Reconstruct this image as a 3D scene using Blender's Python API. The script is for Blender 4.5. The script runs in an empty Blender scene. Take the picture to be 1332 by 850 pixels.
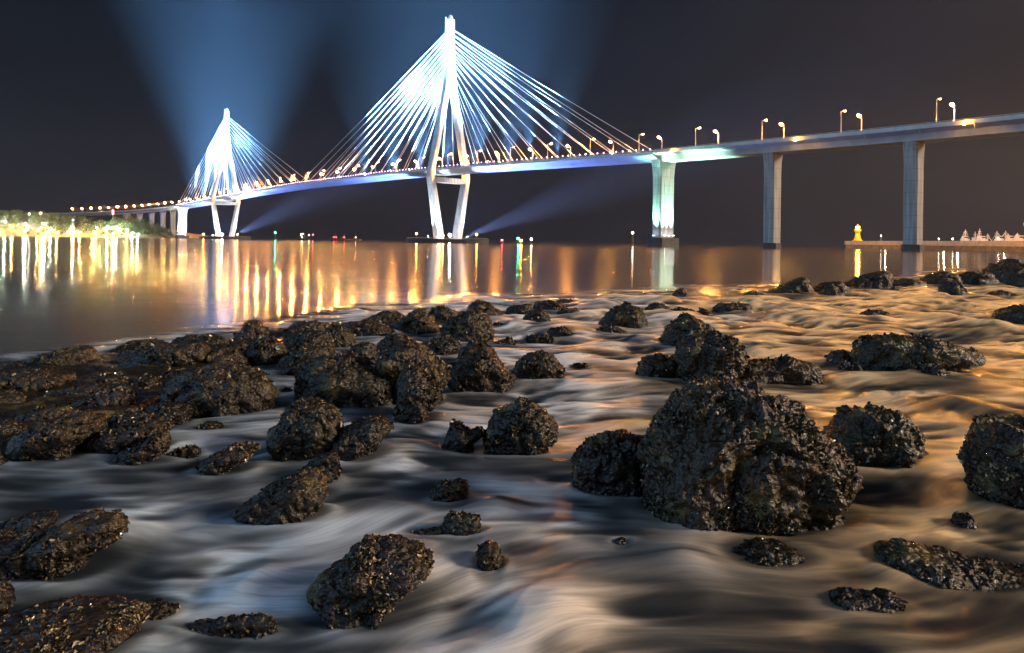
import bpy, bmesh, math, random
import numpy as np
from mathutils import Vector, Matrix
R = math.radians
scene = bpy.context.scene
COL = scene.collection

# ---------------------------------------------------------------- camera
FPX, CX, CY, ROLL, CAMH = 888.0, 666.0, 313.8, R(0.72), 2.0
cam_d = bpy.data.cameras.new('camera')
cam = bpy.data.objects.new('camera', cam_d); COL.objects.link(cam)
cam_d.sensor_width = 36.0
cam_d.lens = 36.0 * FPX / 1332.0
cam_d.shift_x = 0.0
cam_d.shift_y = -(425.0 - CY) / 1332.0
cam_d.clip_start = 0.1; cam_d.clip_end = 20000
cam.matrix_world = Matrix.Translation((0, 0, CAMH)) @ Matrix.Rotation(R(90), 4, 'X') @ Matrix.Rotation(ROLL, 4, 'Z')
scene.camera = cam

# ---------------------------------------------------------------- exposure and render settings
scene.view_settings.view_transform = 'Standard'
scene.view_settings.look = 'None'
scene.view_settings.exposure = 0.0
scene.view_settings.gamma = 1.0
scene.cycles.use_denoising = True
scene.cycles.denoiser = 'OPENIMAGEDENOISE'
scene.cycles.max_bounces = 6
scene.cycles.diffuse_bounces = 2
scene.cycles.glossy_bounces = 3
scene.cycles.volume_bounces = 0
scene.cycles.transparent_max_bounces = 4
scene.cycles.sample_clamp_indirect = 4.0
scene.cycles.use_light_tree = True
scene.cycles.light_sampling_threshold = 0.0
scene.cycles.caustics_reflective = False
scene.cycles.caustics_refractive = False

# ---------------------------------------------------------------- night sky (city glow low on the horizon)
world = bpy.data.worlds.new('World'); scene.world = world; world.use_nodes = True
nt = world.node_tree; nt.nodes.clear()
def N(tree, typ, **kw):
    n = tree.nodes.new(typ)
    for k, v in kw.items():
        if k == 'inp':
            for a, b in v.items(): n.inputs[a].default_value = b
        else: setattr(n, k, v)
    return n
wl = nt.links
geo = N(nt, 'ShaderNodeTexCoord')
sep = N(nt, 'ShaderNodeSeparateXYZ'); wl.new(geo.outputs['Generated'], sep.inputs[0])
def wmath(op, a, b=None, clamp=False):
    m = N(nt, 'ShaderNodeMath', operation=op, use_clamp=clamp)
    for i, v in enumerate((a, b)):
        if v is None: continue
        if isinstance(v, (int, float)): m.inputs[i].default_value = v
        else: wl.new(v, m.inputs[i])
    return m.outputs[0]
def lobe(direction, power, col):
    d = Vector(direction).normalized()
    dp = N(nt, 'ShaderNodeVectorMath', operation='DOT_PRODUCT')
    wl.new(geo.outputs['Generated'], dp.inputs[0]); dp.inputs[1].default_value = d
    v = wmath('POWER', wmath('MAXIMUM', dp.outputs['Value'], 0.0), power)
    mx = N(nt, 'ShaderNodeVectorMath', operation='SCALE'); mx.inputs[0].default_value = col
    wl.new(v, mx.inputs['Scale']); return mx.outputs[0]
def wadd(a, b):
    m = N(nt, 'ShaderNodeVectorMath', operation='ADD'); wl.new(a, m.inputs[0]); wl.new(b, m.inputs[1]); return m.outputs[0]
base = N(nt, 'ShaderNodeVectorMath', operation='SCALE'); base.inputs[0].default_value = (0.0030, 0.0075, 0.0150); base.inputs['Scale'].default_value = 1.0
# warm light pollution hugging the horizon
el = wmath('ABSOLUTE', sep.outputs['Z'])
hz = wmath('POWER', wmath('SUBTRACT', 1.0, el, True), 7.0)
hzs = N(nt, 'ShaderNodeVectorMath', operation='SCALE'); hzs.inputs[0].default_value = (0.0075, 0.0052, 0.0056); wl.new(hz, hzs.inputs['Scale'])
sky = wadd(base.outputs[0], hzs.outputs[0])
for L_ in (
        ((0.80, 0.60, 0.16), 9, (0.042, 0.024, 0.009)),      # brownish glow over the harbour side
        ((1.0, -0.05, 0.16), 14, (3.4, 1.5, 0.42)),           # orange glow added right of the frame to warm rocks and water
        ((0.25, -1.0, 0.45), 3, (0.10, 0.085, 0.075)),          # neutral glow added behind the camera to light the foreground
        ((-1.0, -0.35, 0.40), 9, (1.0, 1.7, 2.6))):         # cool glow added left of the frame for bluish light on the foreground
    sky = wadd(sky, lobe(*L_))
nish = N(nt, 'ShaderNodeTexSky', sky_type='NISHITA')
nish.sun_disc = False; nish.sun_elevation = R(12); nish.sun_rotation = R(110)
nsc = N(nt, 'ShaderNodeVectorMath', operation='SCALE'); wl.new(nish.outputs[0], nsc.inputs[0]); nsc.inputs['Scale'].default_value = 0.00002
sky = wadd(sky, nsc.outputs[0])
cn_ = N(nt, 'ShaderNodeTexNoise'); cn_.inputs['Scale'].default_value = 2.2; cn_.inputs['Detail'].default_value = 4
cm_ = N(nt, 'ShaderNodeMapping'); cm_.inputs['Scale'].default_value = (1, 1, 3.0); wl.new(geo.outputs['Generated'], cm_.inputs[0]); wl.new(cm_.outputs[0], cn_.inputs['Vector'])
cs_ = N(nt, 'ShaderNodeVectorMath', operation='SCALE'); wl.new(sky, cs_.inputs[0]); wl.new(wmath('ADD', wmath('MULTIPLY', cn_.outputs[0], 1.2), .4), cs_.inputs['Scale']); sky = cs_.outputs[0]
bg = N(nt, 'ShaderNodeBackground'); wl.new(sky, bg.inputs[0]); bg.inputs[1].default_value = 1.0
wo = N(nt, 'ShaderNodeOutputWorld'); wl.new(bg.outputs[0], wo.inputs[0])
world.cycles.sampling_method = 'MANUAL'; world.cycles.sample_map_resolution = 512

# soft warm key sun, added to light the foreground from behind right
sun_d = bpy.data.lights.new('warm_key', 'SUN'); sun_d.energy = 3.3; sun_d.angle = R(10); sun_d.color = (1.0, 0.84, 0.68)
sun = bpy.data.objects.new('warm_key', sun_d); COL.objects.link(sun)
sun.rotation_euler = Vector((-0.90, 0.16, -0.36)).to_track_quat('-Z', 'Y').to_euler()

# ---------------------------------------------------------------- pixel <-> place
def ray(px, py):
    dx = px - CX; dy = -(py - CY); c, s = math.cos(ROLL), math.sin(ROLL)
    return dx * c - dy * s, dx * s + dy * c
def at(px, py, d):
    X, Z = ray(px, py); return Vector((X * d / FPX, d, CAMH + Z * d / FPX))
def depth_on_water(px, py):
    X, Z = ray(px, py); return CAMH * FPX / max(-Z, 0.5)

# ---------------------------------------------------------------- numpy noise
_rng = np.random.RandomState(7)
_P = np.concatenate([_rng.permutation(256)] * 3)
_G = _rng.normal(size=(256, 3)); _G /= np.linalg.norm(_G, axis=1)[:, None]
def pnoise(p):
    """Perlin noise of an (n,3) array, about -1..1"""
    p = np.asarray(p, float); i = np.floor(p).astype(np.int64); f = p - i; i &= 255
    w = f * f * f * (f * (f * 6 - 15) + 10)
    out = 0
    for dx in (0, 1):
        wx = w[:, 0] if dx else 1 - w[:, 0]
        for dy in (0, 1):
            wy = w[:, 1] if dy else 1 - w[:, 1]
            for dz in (0, 1):
                wz = w[:, 2] if dz else 1 - w[:, 2]
                h = _P[_P[_P[(i[:, 0] + dx) & 255] + ((i[:, 1] + dy) & 255)] + ((i[:, 2] + dz) & 255)]
                g = _G[h]
                out = out + wx * wy * wz * (g[:, 0] * (f[:, 0] - dx) + g[:, 1] * (f[:, 1] - dy) + g[:, 2] * (f[:, 2] - dz))
    return out * 1.6
def fbm(p, o=4, gain=.5, lac=2.03):
    a, s, t = 1.0, 0, 0
    for k in range(o):
        s = s + a * pnoise(p * lac ** k + 17.3 * k); t += a; a *= gain
    return s / t
def sstep(a, b, x):
    t = np.clip((x - a) / (b - a), 0, 1); return t * t * (3 - 2 * t)

# ---------------------------------------------------------------- object helpers
def link(name, me, mat=None, parent=None):
    o = bpy.data.objects.new(name, me); COL.objects.link(o)
    if mat is not None:
        for m in (mat if isinstance(mat, (list, tuple)) else [mat]): me.materials.append(m)
    if parent is not None: o.parent = parent
    return o
def tag(o, label=None, cat=None, group=None, kind=None):
    if label: o['label'] = label
    if cat: o['category'] = cat
    if group: o['group'] = group
    if kind: o['kind'] = kind
    return o
def empty(name, loc=(0, 0, 0), rz=0.0):
    o = bpy.data.objects.new(name, None); COL.objects.link(o); o.location = loc; o.rotation_euler = (0, 0, rz); return o
def copy_tree(o, parent=None):
    c = o.copy(); COL.objects.link(c); c.parent = parent
    for ch in list(o.children): copy_tree(ch, c)
    return c
class MB:
    """collects shapes for ONE mesh"""
    def __init__(s): s.v = []; s.f = []; s.mi = []
    def add(s, vs, fs, mi=0):
        b = len(s.v); s.v += [tuple(v) for v in vs]; s.f += [tuple(b + i for i in f) for f in fs]; s.mi += [mi] * len(fs); return s
    def prism(s, A, B, mi=0):
        """two rings with the same count joined, both ends capped"""
        n = len(A); fs = [(i, (i + 1) % n, n + (i + 1) % n, n + i) for i in range(n)] + [tuple(range(n))[::-1], tuple(range(n, 2 * n))]
        return s.add(list(A) + list(B), fs, mi)
    def rings(s, rs, mi=0, cap=True):
        n = len(rs[0]); vs = [v for r in rs for v in r]
        fs = [(k * n + i, k * n + (i + 1) % n, (k + 1) * n + (i + 1) % n, (k + 1) * n + i) for k in range(len(rs) - 1) for i in range(n)]
        if cap: fs += [tuple(range(n))[::-1], tuple(range((len(rs) - 1) * n, len(rs) * n))]
        return s.add(vs, fs, mi)
    def box(s, x0, x1, y0, y1, z0, z1, mi=0):
        return s.prism([(x0, y0, z0), (x1, y0, z0), (x1, y1, z0), (x0, y1, z0)], [(x0, y0, z1), (x1, y0, z1), (x1, y1, z1), (x0, y1, z1)], mi)
    def tube(s, a, b, r0, r1=None, n=8, mi=0):
        a, b = Vector(a), Vector(b); r1 = r0 if r1 is None else r1
        d = (b - a).normalized(); u = d.orthogonal().normalized(); w = d.cross(u)
        ring = lambda c, r: [c + u * (r * math.cos(t)) + w * (r * math.sin(t)) for t in [2 * math.pi * k / n for k in range(n)]]
        return s.prism(ring(a, r0), ring(b, r1), mi)
    def lathe(s, prof, n=16, c=(0, 0, 0), mi=0):
        rs = [[(c[0] + r * math.cos(2 * math.pi * k / n), c[1] + r * math.sin(2 * math.pi * k / n), c[2] + z) for k in range(n)] for r, z in prof]
        return s.rings(rs, mi)
    def build(s, name, mat=None, parent=None, smooth=False, bevel=0):
        me = bpy.data.meshes.new(name); me.from_pydata(s.v, [], s.f); 
        me.polygons.foreach_set('material_index', s.mi)
        bm = bmesh.new(); bm.from_mesh(me); bmesh.ops.recalc_face_normals(bm, faces=bm.faces)
        bm.to_mesh(me); bm.free()
        if smooth: me.polygons.foreach_set('use_smooth', [True] * len(me.polygons))
        me.update()
        o = link(name, me, mat, parent)
        if bevel:
            b = o.modifiers.new('bevel', 'BEVEL'); b.width = bevel; b.segments = 2; b.limit_method = 'ANGLE'
        return o
def np_mesh(name, V, F, smooth=True):
    me = bpy.data.meshes.new(name); F = np.asarray(F, np.int32); k = F.shape[1]
    me.vertices.add(len(V)); me.vertices.foreach_set('co', np.asarray(V, np.float32).ravel())
    me.loops.add(F.size); me.loops.foreach_set('vertex_index', F.ravel())
    me.polygons.add(len(F)); me.polygons.foreach_set('loop_start', np.arange(0, F.size, k, dtype=np.int32))
    me.update(calc_edges=True); me.validate()
    if smooth: me.polygons.foreach_set('use_smooth', np.ones(len(me.polygons), bool))
    return me

# ---------------------------------------------------------------- materials
def mat_new(name):
    m = bpy.data.materials.new(name); m.use_nodes = True; t = m.node_tree; t.nodes.clear()
    out = N(t, 'ShaderNodeOutputMaterial'); p = N(t, 'ShaderNodeBsdfPrincipled'); t.links.new(p.outputs[0], out.inputs[0])
    return m, t, p, out
def ramp(t, fac, stops):
    r = N(t, 'ShaderNodeValToRGB'); e = r.color_ramp.elements
    while len(e) < len(stops): e.new(0.5)
    for i, (pos, c) in enumerate(stops): e[i].position = pos; e[i].color = (*c, 1) if len(c) == 3 else c
    t.links.new(fac, r.inputs[0]); return r.outputs[0]
def noisy(name, c0, c1, scale=1.0, rough=.6, metal=0.0, bump=0.0, streak=1.0, detail=5.0, bscale=None, spec=.5):
    """two tones of the thing's own colour mixed by noise, with optional bump"""
    m, t, p, out = mat_new(name)
    tc = N(t, 'ShaderNodeTexCoord'); mp = N(t, 'ShaderNodeMapping'); t.links.new(tc.outputs['Object'], mp.inputs[0])
    mp.inputs['Scale'].default_value = (1, 1, 1 / streak)
    nz = N(t, 'ShaderNodeTexNoise'); nz.inputs['Scale'].default_value = scale; nz.inputs['Detail'].default_value = detail
    t.links.new(mp.outputs[0], nz.inputs['Vector'])
    t.links.new(ramp(t, nz.outputs[0], [(.3, c0), (.7, c1)]), p.inputs['Base Color'])
    p.inputs['Roughness'].default_value = rough; p.inputs['Metallic'].default_value = metal
    p.inputs['Specular IOR Level'].default_value = spec
    if bump:
        nb = N(t, 'ShaderNodeTexNoise'); nb.inputs['Scale'].default_value = bscale or scale * 4; nb.inputs['Detail'].default_value = 6
        t.links.new(tc.outputs['Object'], nb.inputs['Vector'])
        b = N(t, 'ShaderNodeBump'); b.inputs['Strength'].default_value = bump; b.inputs['Distance'].default_value = .05
        t.links.new(nb.outputs[0], b.inputs['Height']); t.links.new(b.outputs[0], p.inputs['Normal'])
    return m
def glow(name, col, strength):
    m, t, p, out = mat_new(name); p.inputs['Base Color'].default_value = (.8, .8, .8, 1)
    p.inputs['Emission Color'].default_value = (*col, 1); p.inputs['Emission Strength'].default_value = strength
    return m
M = {}
M['steel_white'] = noisy('painted_white_steel', (.62, .64, .66), (.74, .75, .76), .15, .45, streak=4)
M['concrete'] = noisy('bridge_concrete', (.30, .29, .28), (.42, .41, .39), .25, .8, bump=.3, streak=5)
M['pale_concrete'] = noisy('pale_girder_concrete', (.46, .45, .43), (.60, .59, .56), .25, .8, bump=.3, streak=5)
def joints(m, step, dark=.72):
    t = m.node_tree; p = next(n for n in t.nodes if n.type == 'BSDF_PRINCIPLED'); src = p.inputs['Base Color'].links[0].from_socket
    tc = N(t, 'ShaderNodeTexCoord'); sp = N(t, 'ShaderNodeSeparateXYZ'); t.links.new(tc.outputs['Object'], sp.inputs[0])
    def q(op, a_, b_):
        n = N(t, 'ShaderNodeMath', operation=op)
        for i, v in enumerate((a_, b_)):
            if isinstance(v, (int, float)): n.inputs[i].default_value = v
            else: t.links.new(v, n.inputs[i])
        return n.outputs[0]
    line = q('LESS_THAN', q('FRACT', q('DIVIDE', sp.outputs['Z'], step), 0), .05)
    mp = N(t, 'ShaderNodeMapping'); mp.inputs['Scale'].default_value = (.9, .9, .05); t.links.new(tc.outputs['Object'], mp.inputs[0])
    nz = N(t, 'ShaderNodeTexNoise'); nz.inputs['Scale'].default_value = 1.2; nz.inputs['Detail'].default_value = 5; t.links.new(mp.outputs[0], nz.inputs['Vector'])
    st = ramp(t, nz.outputs[0], [(.42, (1, 1, 1)), (.68, (.62, .60, .57))])
    fac = q('SUBTRACT', 1.0, q('MULTIPLY', line, 1 - dark))
    m1 = N(t, 'ShaderNodeMix', data_type='RGBA', blend_type='MULTIPLY'); m1.inputs[0].default_value = 1; t.links.new(src, m1.inputs[6]); t.links.new(st, m1.inputs[7])
    m2 = N(t, 'ShaderNodeVectorMath', operation='SCALE'); t.links.new(m1.outputs[2], m2.inputs[0]); t.links.new(fac, m2.inputs['Scale']); t.links.new(m2.outputs[0], p.inputs['Base Color'])
joints(M['concrete'], 4.5); joints(M['steel_white'], 7.0, .8)
M['girder_paint'] = noisy('girder_paint', (.50, .53, .58), (.62, .65, .70), .12, .5)
M['cable'] = noisy('cable_sheath', (.72, .73, .75), (.78, .79, .80), .3, .4)
M['dark_concrete'] = noisy('tide_stained_concrete', (.035, .034, .032), (.09, .085, .08), .5, .75, bump=.4)
M['galv'] = noisy('galvanised_steel', (.34, .34, .34), (.48, .48, .47), 2, .45, metal=.6)
M['asphalt'] = noisy('asphalt', (.04, .04, .042), (.065, .065, .065), 1.5, .85, bump=.3)
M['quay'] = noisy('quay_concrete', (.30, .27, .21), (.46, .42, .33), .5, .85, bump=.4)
M['sodium'] = glow('sodium_lamp_glass', (1.0, .37, .065), 21000)
M['halo'] = glow('lamp_halo_orange', (1.0, .40, .07), 3.2)
M['led_violet'] = glow('violet_edge_light', (.62, .42, 1.0), 8)
M['led_white'] = glow('white_flood_glass', (.80, .90, 1.0), 260)
M['amber'] = glow('amber_lamp_glass', (1.0, .45, .06), 260)
M['green_l'] = glow('green_lantern', (.02, 1.0, .55), 200)
M['red_l'] = glow('red_lantern', (1.0, .03, .06), 60)
M['white_l'] = glow('white_lantern', (1.0, .9, .75), 40)
M['yellow_l'] = glow('yellow_lantern', (1.0, .72, .08), 60)
M['pink_l'] = glow('pink_sign_face', (1.0, .02, .25), 14)
M['blue_l'] = glow('blue_lantern', (.1, .2, 1.0), 60)
# ================================================================ BRIDGE
D1, D2 = 502.0, 875.0
T1 = Vector((ray(580.5, 315)[0] * D1 / FPX, D1, 0)); T2 = Vector((ray(293, 309)[0] * D2 / FPX, D2, 0))
SPAN = (T1 - T2).length
U = (T1 - T2).normalized(); NN = Vector((U.y, -U.x, 0))          # along the deck / out towards the near side
def zdeck(t):
    return float(np.interp(t, [-1300, -1000, -840, -686, -615, -491, -394, -246, -72, 50, 196, 300, 470], [44, 45.2, 46.4, 47.8, 49, 52, 54.4, 56.2, 55.2, 52.6, 48, 46.2, 45.2]))
def bp(t, w, z):
    """bridge place: t along the deck from the near pylon, w towards the near side, z up; the west approach bends left"""
    c = T1 + U * t; n = NN
    if t < -686:
        s = -686 - t; a = s / 1500.0
        d = (-U); c = T1 + U * -686
        side = NN
        c = c + d * (s * (1 - a * a / 6)) + side * (s * a / 2)
        dd = (d * math.cos(a) + side * math.sin(a)); n = Vector((-dd.y, dd.x, 0))
        if n.dot(NN) < 0: n = -n
    return Vector((c.x + n.x * w, c.y + n.y * w, z))

def sweep(mb, sec, ts, mi=0, closed=True):
    rs = [[bp(t, w, zdeck(t) + z) for (w, z) in sec] for t in ts]
    return mb.rings(rs, mi, cap=closed)
def seq(a, b, st):
    n = max(1, int(round(abs(b - a) / st))); return [a + (b - a) * k / n for k in range(n + 1)]

# ---- cable stayed bridge: one thing with its girder, pylons, cables, end piers
cb = empty('cable_stayed_bridge', T1)
tag(cb, 'white floodlit cable stayed bridge with two A shaped pylons over the water', 'bridge')
def under(parent, o):
    """parent without moving: the parent is an unrotated empty"""
    o.parent = parent; o.location = o.location - Vector(parent.location); return o
W = 10.6
g = MB(); sweep(g, [(W, 0), (W, -1.0), (W - 4.2, -3.4), (-W + 4.2, -3.4), (-W, -1.0), (-W, 0)], seq(-686, 195.4, 12))
under(cb, g.build('girder', M['girder_paint']))
rd = MB(); sweep(rd, [(W - .5, .012), (W - .5, .1), (-W + .5, .1), (-W + .5, .012)], seq(-686, 195.2, 12))
under(cb, rd.build('road_surface', M['asphalt']))
for s in (1, -1):
    r_ = MB()
    for z in (.55, 1.15): sweep(r_, [(s * W - .06, z), (s * W + .06, z), (s * W + .06, z + .1), (s * W - .06, z + .1)], seq(-686, 195, 12))
    sweep(r_, [(s * W - .12, .02), (s * W + .12, .02), (s * W + .12, .3), (s * W - .12, .3)], seq(-686, 195, 12))
    for t in seq(-684, 194, 3):
        p = bp(t, s * W, zdeck(t)); r_.box(p.x - .05, p.x + .05, p.y - .05, p.y + .05, p.z + .2, p.z + 1.2)
    under(cb, r_.build('railing', M['galv']))
# edge lights: the 100 that show largest on the near rail, the rest as one part
led = MB(); led.box(-.22, .22, -.22, .22, 0, .55)
ts_led = [194 - 4.5 * k for k in range(int((194 + 686) / 4.5))]
led0 = under(cb, led.build('edge_light', M['led_violet']))
for k, t in enumerate(ts_led[:100]):
    o = led0 if k == 0 else led0.copy()
    if k: COL.objects.link(o)
    o.location = bp(t, W + .05, zdeck(t) + 1.26) - T1
rest = MB()
for t in ts_led[100:]:
    p = bp(t, W + .05, zdeck(t) + 1.26); rest.box(p.x - .22, p.x + .22, p.y - .22, p.y + .22, p.z, p.z + .55)
for t in ts_led:
    p = bp(t, -W - .05, zdeck(t) + 1.26); rest.box(p.x - .22, p.x + .22, p.y - .22, p.y + .22, p.z, p.z + .55)
o = under(cb, rest.build('edge_light', M['led_violet'])); o['kind'] = 'stuff'

def oriented(tc, w, z, a, b):
    """rectangle a across (w), b along (t), centred at pylon local w and height z"""
    return [bp(tc + tb, w + wa, z) for wa, tb in ((a / 2, -b / 2), (a / 2, b / 2), (-a / 2, b / 2), (-a / 2, -b / 2))]
def chamfer(tc, w, z, a, b, c=.7):
    a2, b2 = a / 2, b / 2
    return [bp(tc + tb, w + wa, z) for wa, tb in ((a2, -b2 + c), (a2, b2 - c), (a2 - c, b2), (-a2 + c, b2), (-a2, b2 - c), (-a2, -b2 + c), (-a2 + c, -b2), (a2 - c, -b2))]
def pylon(tc, wc):
    """diamond pylon: lower V, cross beam, two upper legs, tapering mast"""
    py = empty('pylon'); py.parent = cb; py.location = (0, 0, 0); o_ = Vector(T1)
    def fin(mb, name, mat=M['steel_white'], smooth=False):
        o = mb.build(name, mat, py, smooth); o.location = -o_; return o
    zk = 49.5
    for s in (1, -1):
        lo = MB(); lo.rings([chamfer(tc, wc + s * 8.0, 3.0, 5.2, 7.4), chamfer(tc, wc + s * 15.6, zk - 2, 4.3, 6.6), chamfer(tc, wc + s * 15.7, zk, 4.2, 6.4)])
        fin(lo, 'lower_leg')
        up = MB(); up.rings([chamfer(tc, wc + s * 15.7, zk + .003, 4.0, 6.2), chamfer(tc, wc + s * 15.0, 55, 3.9, 6.1), chamfer(tc, wc + s * 2.75, 113.5, 4.4, 6.1)])
        fin(up, 'upper_leg')
    mast = MB(); mast.rings([chamfer(tc, wc, 113.52, 10.6, 6.2), chamfer(tc, wc, 121, 8.6, 6.2), chamfer(tc, wc, 131, 6.6, 6.1), chamfer(tc, wc, 145, 5.0, 6.0), chamfer(tc, wc, 164, 3.9, 6.0)])
    fin(mast, 'mast')
    cap = MB(); c = bp(tc, wc, 164.01); cap.lathe([(1.7, 0), (1.7, 2.2), (1.2, 3.2), (.5, 3.8)], 12, c)
    fin(cap, 'mast_cap')
    fr = MB(); q = bp(tc - 4.2, wc + 1.2, 0)
    fr.box(q.x - .45, q.x + .45, q.y - .45, q.y + .45, 150, 167); fr.tube((q.x, q.y, 167), bp(tc - 1.2, wc, 163.5), .38)
    for z in range(152, 166, 3): fr.tube((q.x, q.y, z), bp(tc - 2.6, wc, z), .18)
    fin(fr, 'service_frame')
    be = MB(); be.rings([chamfer(tc, wc, 0, 1, 1)][:0] + [[bp(tc + b, wc + w, z) for b, z in ((-2.6, 43.9), (2.6, 43.9), (2.6, 47.6), (-2.6, 47.6))] for w in (-13.6, 13.6)])
    fin(be, 'cross_beam')
    rl = MB(); 
    for z, w in ((100, 5.6),): 
        p = bp(tc - 3.4, wc + w + 2.4, z); rl.lathe([(.5, 0), (.5, .9)], 8, p)
    l1 = rl.build('warning_light', M['red_l'], py); l1.location = -o_
    ft = MB(); ft.rings([[bp(tc + b, wc + w, z) for b, w in ((-7, -15), (7, -15), (7, 15), (-7, 15))] for z in (-2, 3.01)])
    fin(ft, 'pile_cap', M['concrete'])
    # stay cables: twelve a side and edge
    zs = np.linspace(117, 156.5, 12)
    for s in (1, -1):
        for d in (1, -1):
            reach = 240 if (d < 0) == (tc > -100) else 186
            if tc < -100 and d < 0: reach = 186
            if tc < -100 and d > 0: reach = 240
            if tc > -100 and d > 0: reach = 186
            if tc > -100 and d < 0: reach = 240
            for k in range(12):
                t = tc + d * (22 + (reach - 22) * k / 11.0)
                a = bp(tc + d * 2.9, wc + s * .9, zs[k]); b = bp(t, s * (W - .6), zdeck(t) + .2)
                mid = (a + b) / 2 - Vector((0, 0, (a - b).length * .004))
                m = MB(); m.tube(a, mid, .15, n=6); m.tube(mid, b, .15, n=6)
                o = m.build('stay_cable', M['cable'], cb); o.location = -o_
    return py
pylon(0.0, -1.4); pylon(-SPAN, 0.0)

def pier(parent, t, zt, a, b, foot=(18, 10, 4.6), mat=M['concrete'], flare=1.3, wc=0.0, name='pier', groove=False):
    m = MB()
    m.rings([chamfer(t, wc, -3, a, b, .5), chamfer(t, wc, zt - 9, a, b, .5), chamfer(t, wc, zt - 4, a * (1 + (flare - 1) * .35), b, .5), chamfer(t, wc, zt - .02, a * flare, b * 1.0, .5)])
    o = m.build(name, mat, parent); o.location = -Vector(parent.location)
    if groove:
        for tt, ww in ((t + b / 2, -1.2), (t + b / 2, 2.4)):
            gq = MB(); gq.rings([[bp(tt + dt, ww + dw, z) for dt, dw in ((-.2, -.25), (.12, -.25), (.12, .25), (-.2, .25))] for z in (5, zt - 10)])
            q = gq.build('pier_rib', mat, o)
    f = MB(); f.rings([chamfer(t, wc, -3, foot[0], foot[1], 2), chamfer(t, wc, foot[2], foot[0], foot[1], 2)])
    q = f.build('footing', M['dark_concrete'], parent); q.location = -Vector(parent.location)
    return o
pier(cb, 194.6, zdeck(194) - 3.42, 11.5, 5.5, groove=True)
pier(cb, -686, zdeck(-686) - 3.42, 11.5, 5.5, groove=True)

# ---- approach viaducts
def viaduct(label, ts, ends, name='approach_viaduct'):
    e = empty(name, bp((ts[0] + ts[-1]) / 2, 0, 0)); tag(e, label, 'bridge')
    sec = [(W, 1.0), (W, -.55), (W - .35, -.7), (5.4, -1.5), (4.6, -4.0), (-4.6, -4.0), (-5.4, -1.5), (-W + .35, -.7), (-W, -.55), (-W, 1.0), (-W + .35, 1.0), (-W + .35, .0), (W - .35, .0), (W - .35, 1.0)]
    m = MB(); sweep(m, sec, seq(ends[0], ends[1], 10)); o = m.build('girder', M['pale_concrete'], e); o.location = -e.location
    m = MB(); sweep(m, [(W - .4, .012), (W - .4, .1), (-W + .4, .1), (-W + .4, .012)], seq(ends[0], ends[1], 10)); o = m.build('road_surface', M['asphalt'], e); o.location = -e.location
    for s in (1, -1):
        m = MB(); sweep(m, [(s * W - s * .25, 1.35), (s * W - s * .1, 1.35), (s * W - s * .1, 1.45), (s * W - s * .25, 1.45)], seq(ends[0], ends[1], 10))
        for t in seq(ends[0] + 1, ends[1] - 1, 4):
            p = bp(t, s * (W - .17), zdeck(t)); m.box(p.x - .05, p.x + .05, p.y - .05, p.y + .05, p.z + .98, p.z + 1.36)
        o = m.build('railing', M['galv'], e); o.location = -e.location
    for t in ts: pier(e, t, zdeck(t) - 4.0, 7.0, 5.0, (8.6, 6.6, 2.6), flare=1.35)
    return e
va = viaduct('grey concrete viaduct on slender piers running out of the right edge', [254.8, 312.9, 371, 430], (196.2, 470))
for t in (200, 226, 243, 262, 280, 299, 318.5, 336, 352):
    m = MB(); p = bp(t, W + .12, zdeck(t)); m.tube((p.x, p.y, p.z - .2), (p.x, p.y, p.z - 2.6), .16)
    o = m.build('drain_pipe', M['galv'], va); o.location = -va.location
for t in (208, 271, 333):
    p = bp(t, W + .9, zdeck(t) - .9); m = MB(); m.lathe([(.3, 0), (.35, .3), (.1, .5)], 8, p)
    o = m.build('fascia_lamp', M['amber'], va); o.location = -va.location
    ld = bpy.data.lights.new('fascia_lamp_light', 'SPOT'); ld.energy = 1500; ld.color = (1, .5, .05); ld.spot_size = R(150); ld.shadow_soft_size = .15
    lo = bpy.data.objects.new('fascia_lamp_light', ld); COL.objects.link(lo); lo.location = bp(t, W + 1.5, zdeck(t) - .6)
    lo.rotation_euler = (U * 0.6 - NN * .8).to_track_quat('-Z', 'Y').to_euler()
vb = viaduct('far concrete viaduct on stout piers running to the lit wooded headland', [-735, -785, -838, -892, -950], (-1250, -686.8))

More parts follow.
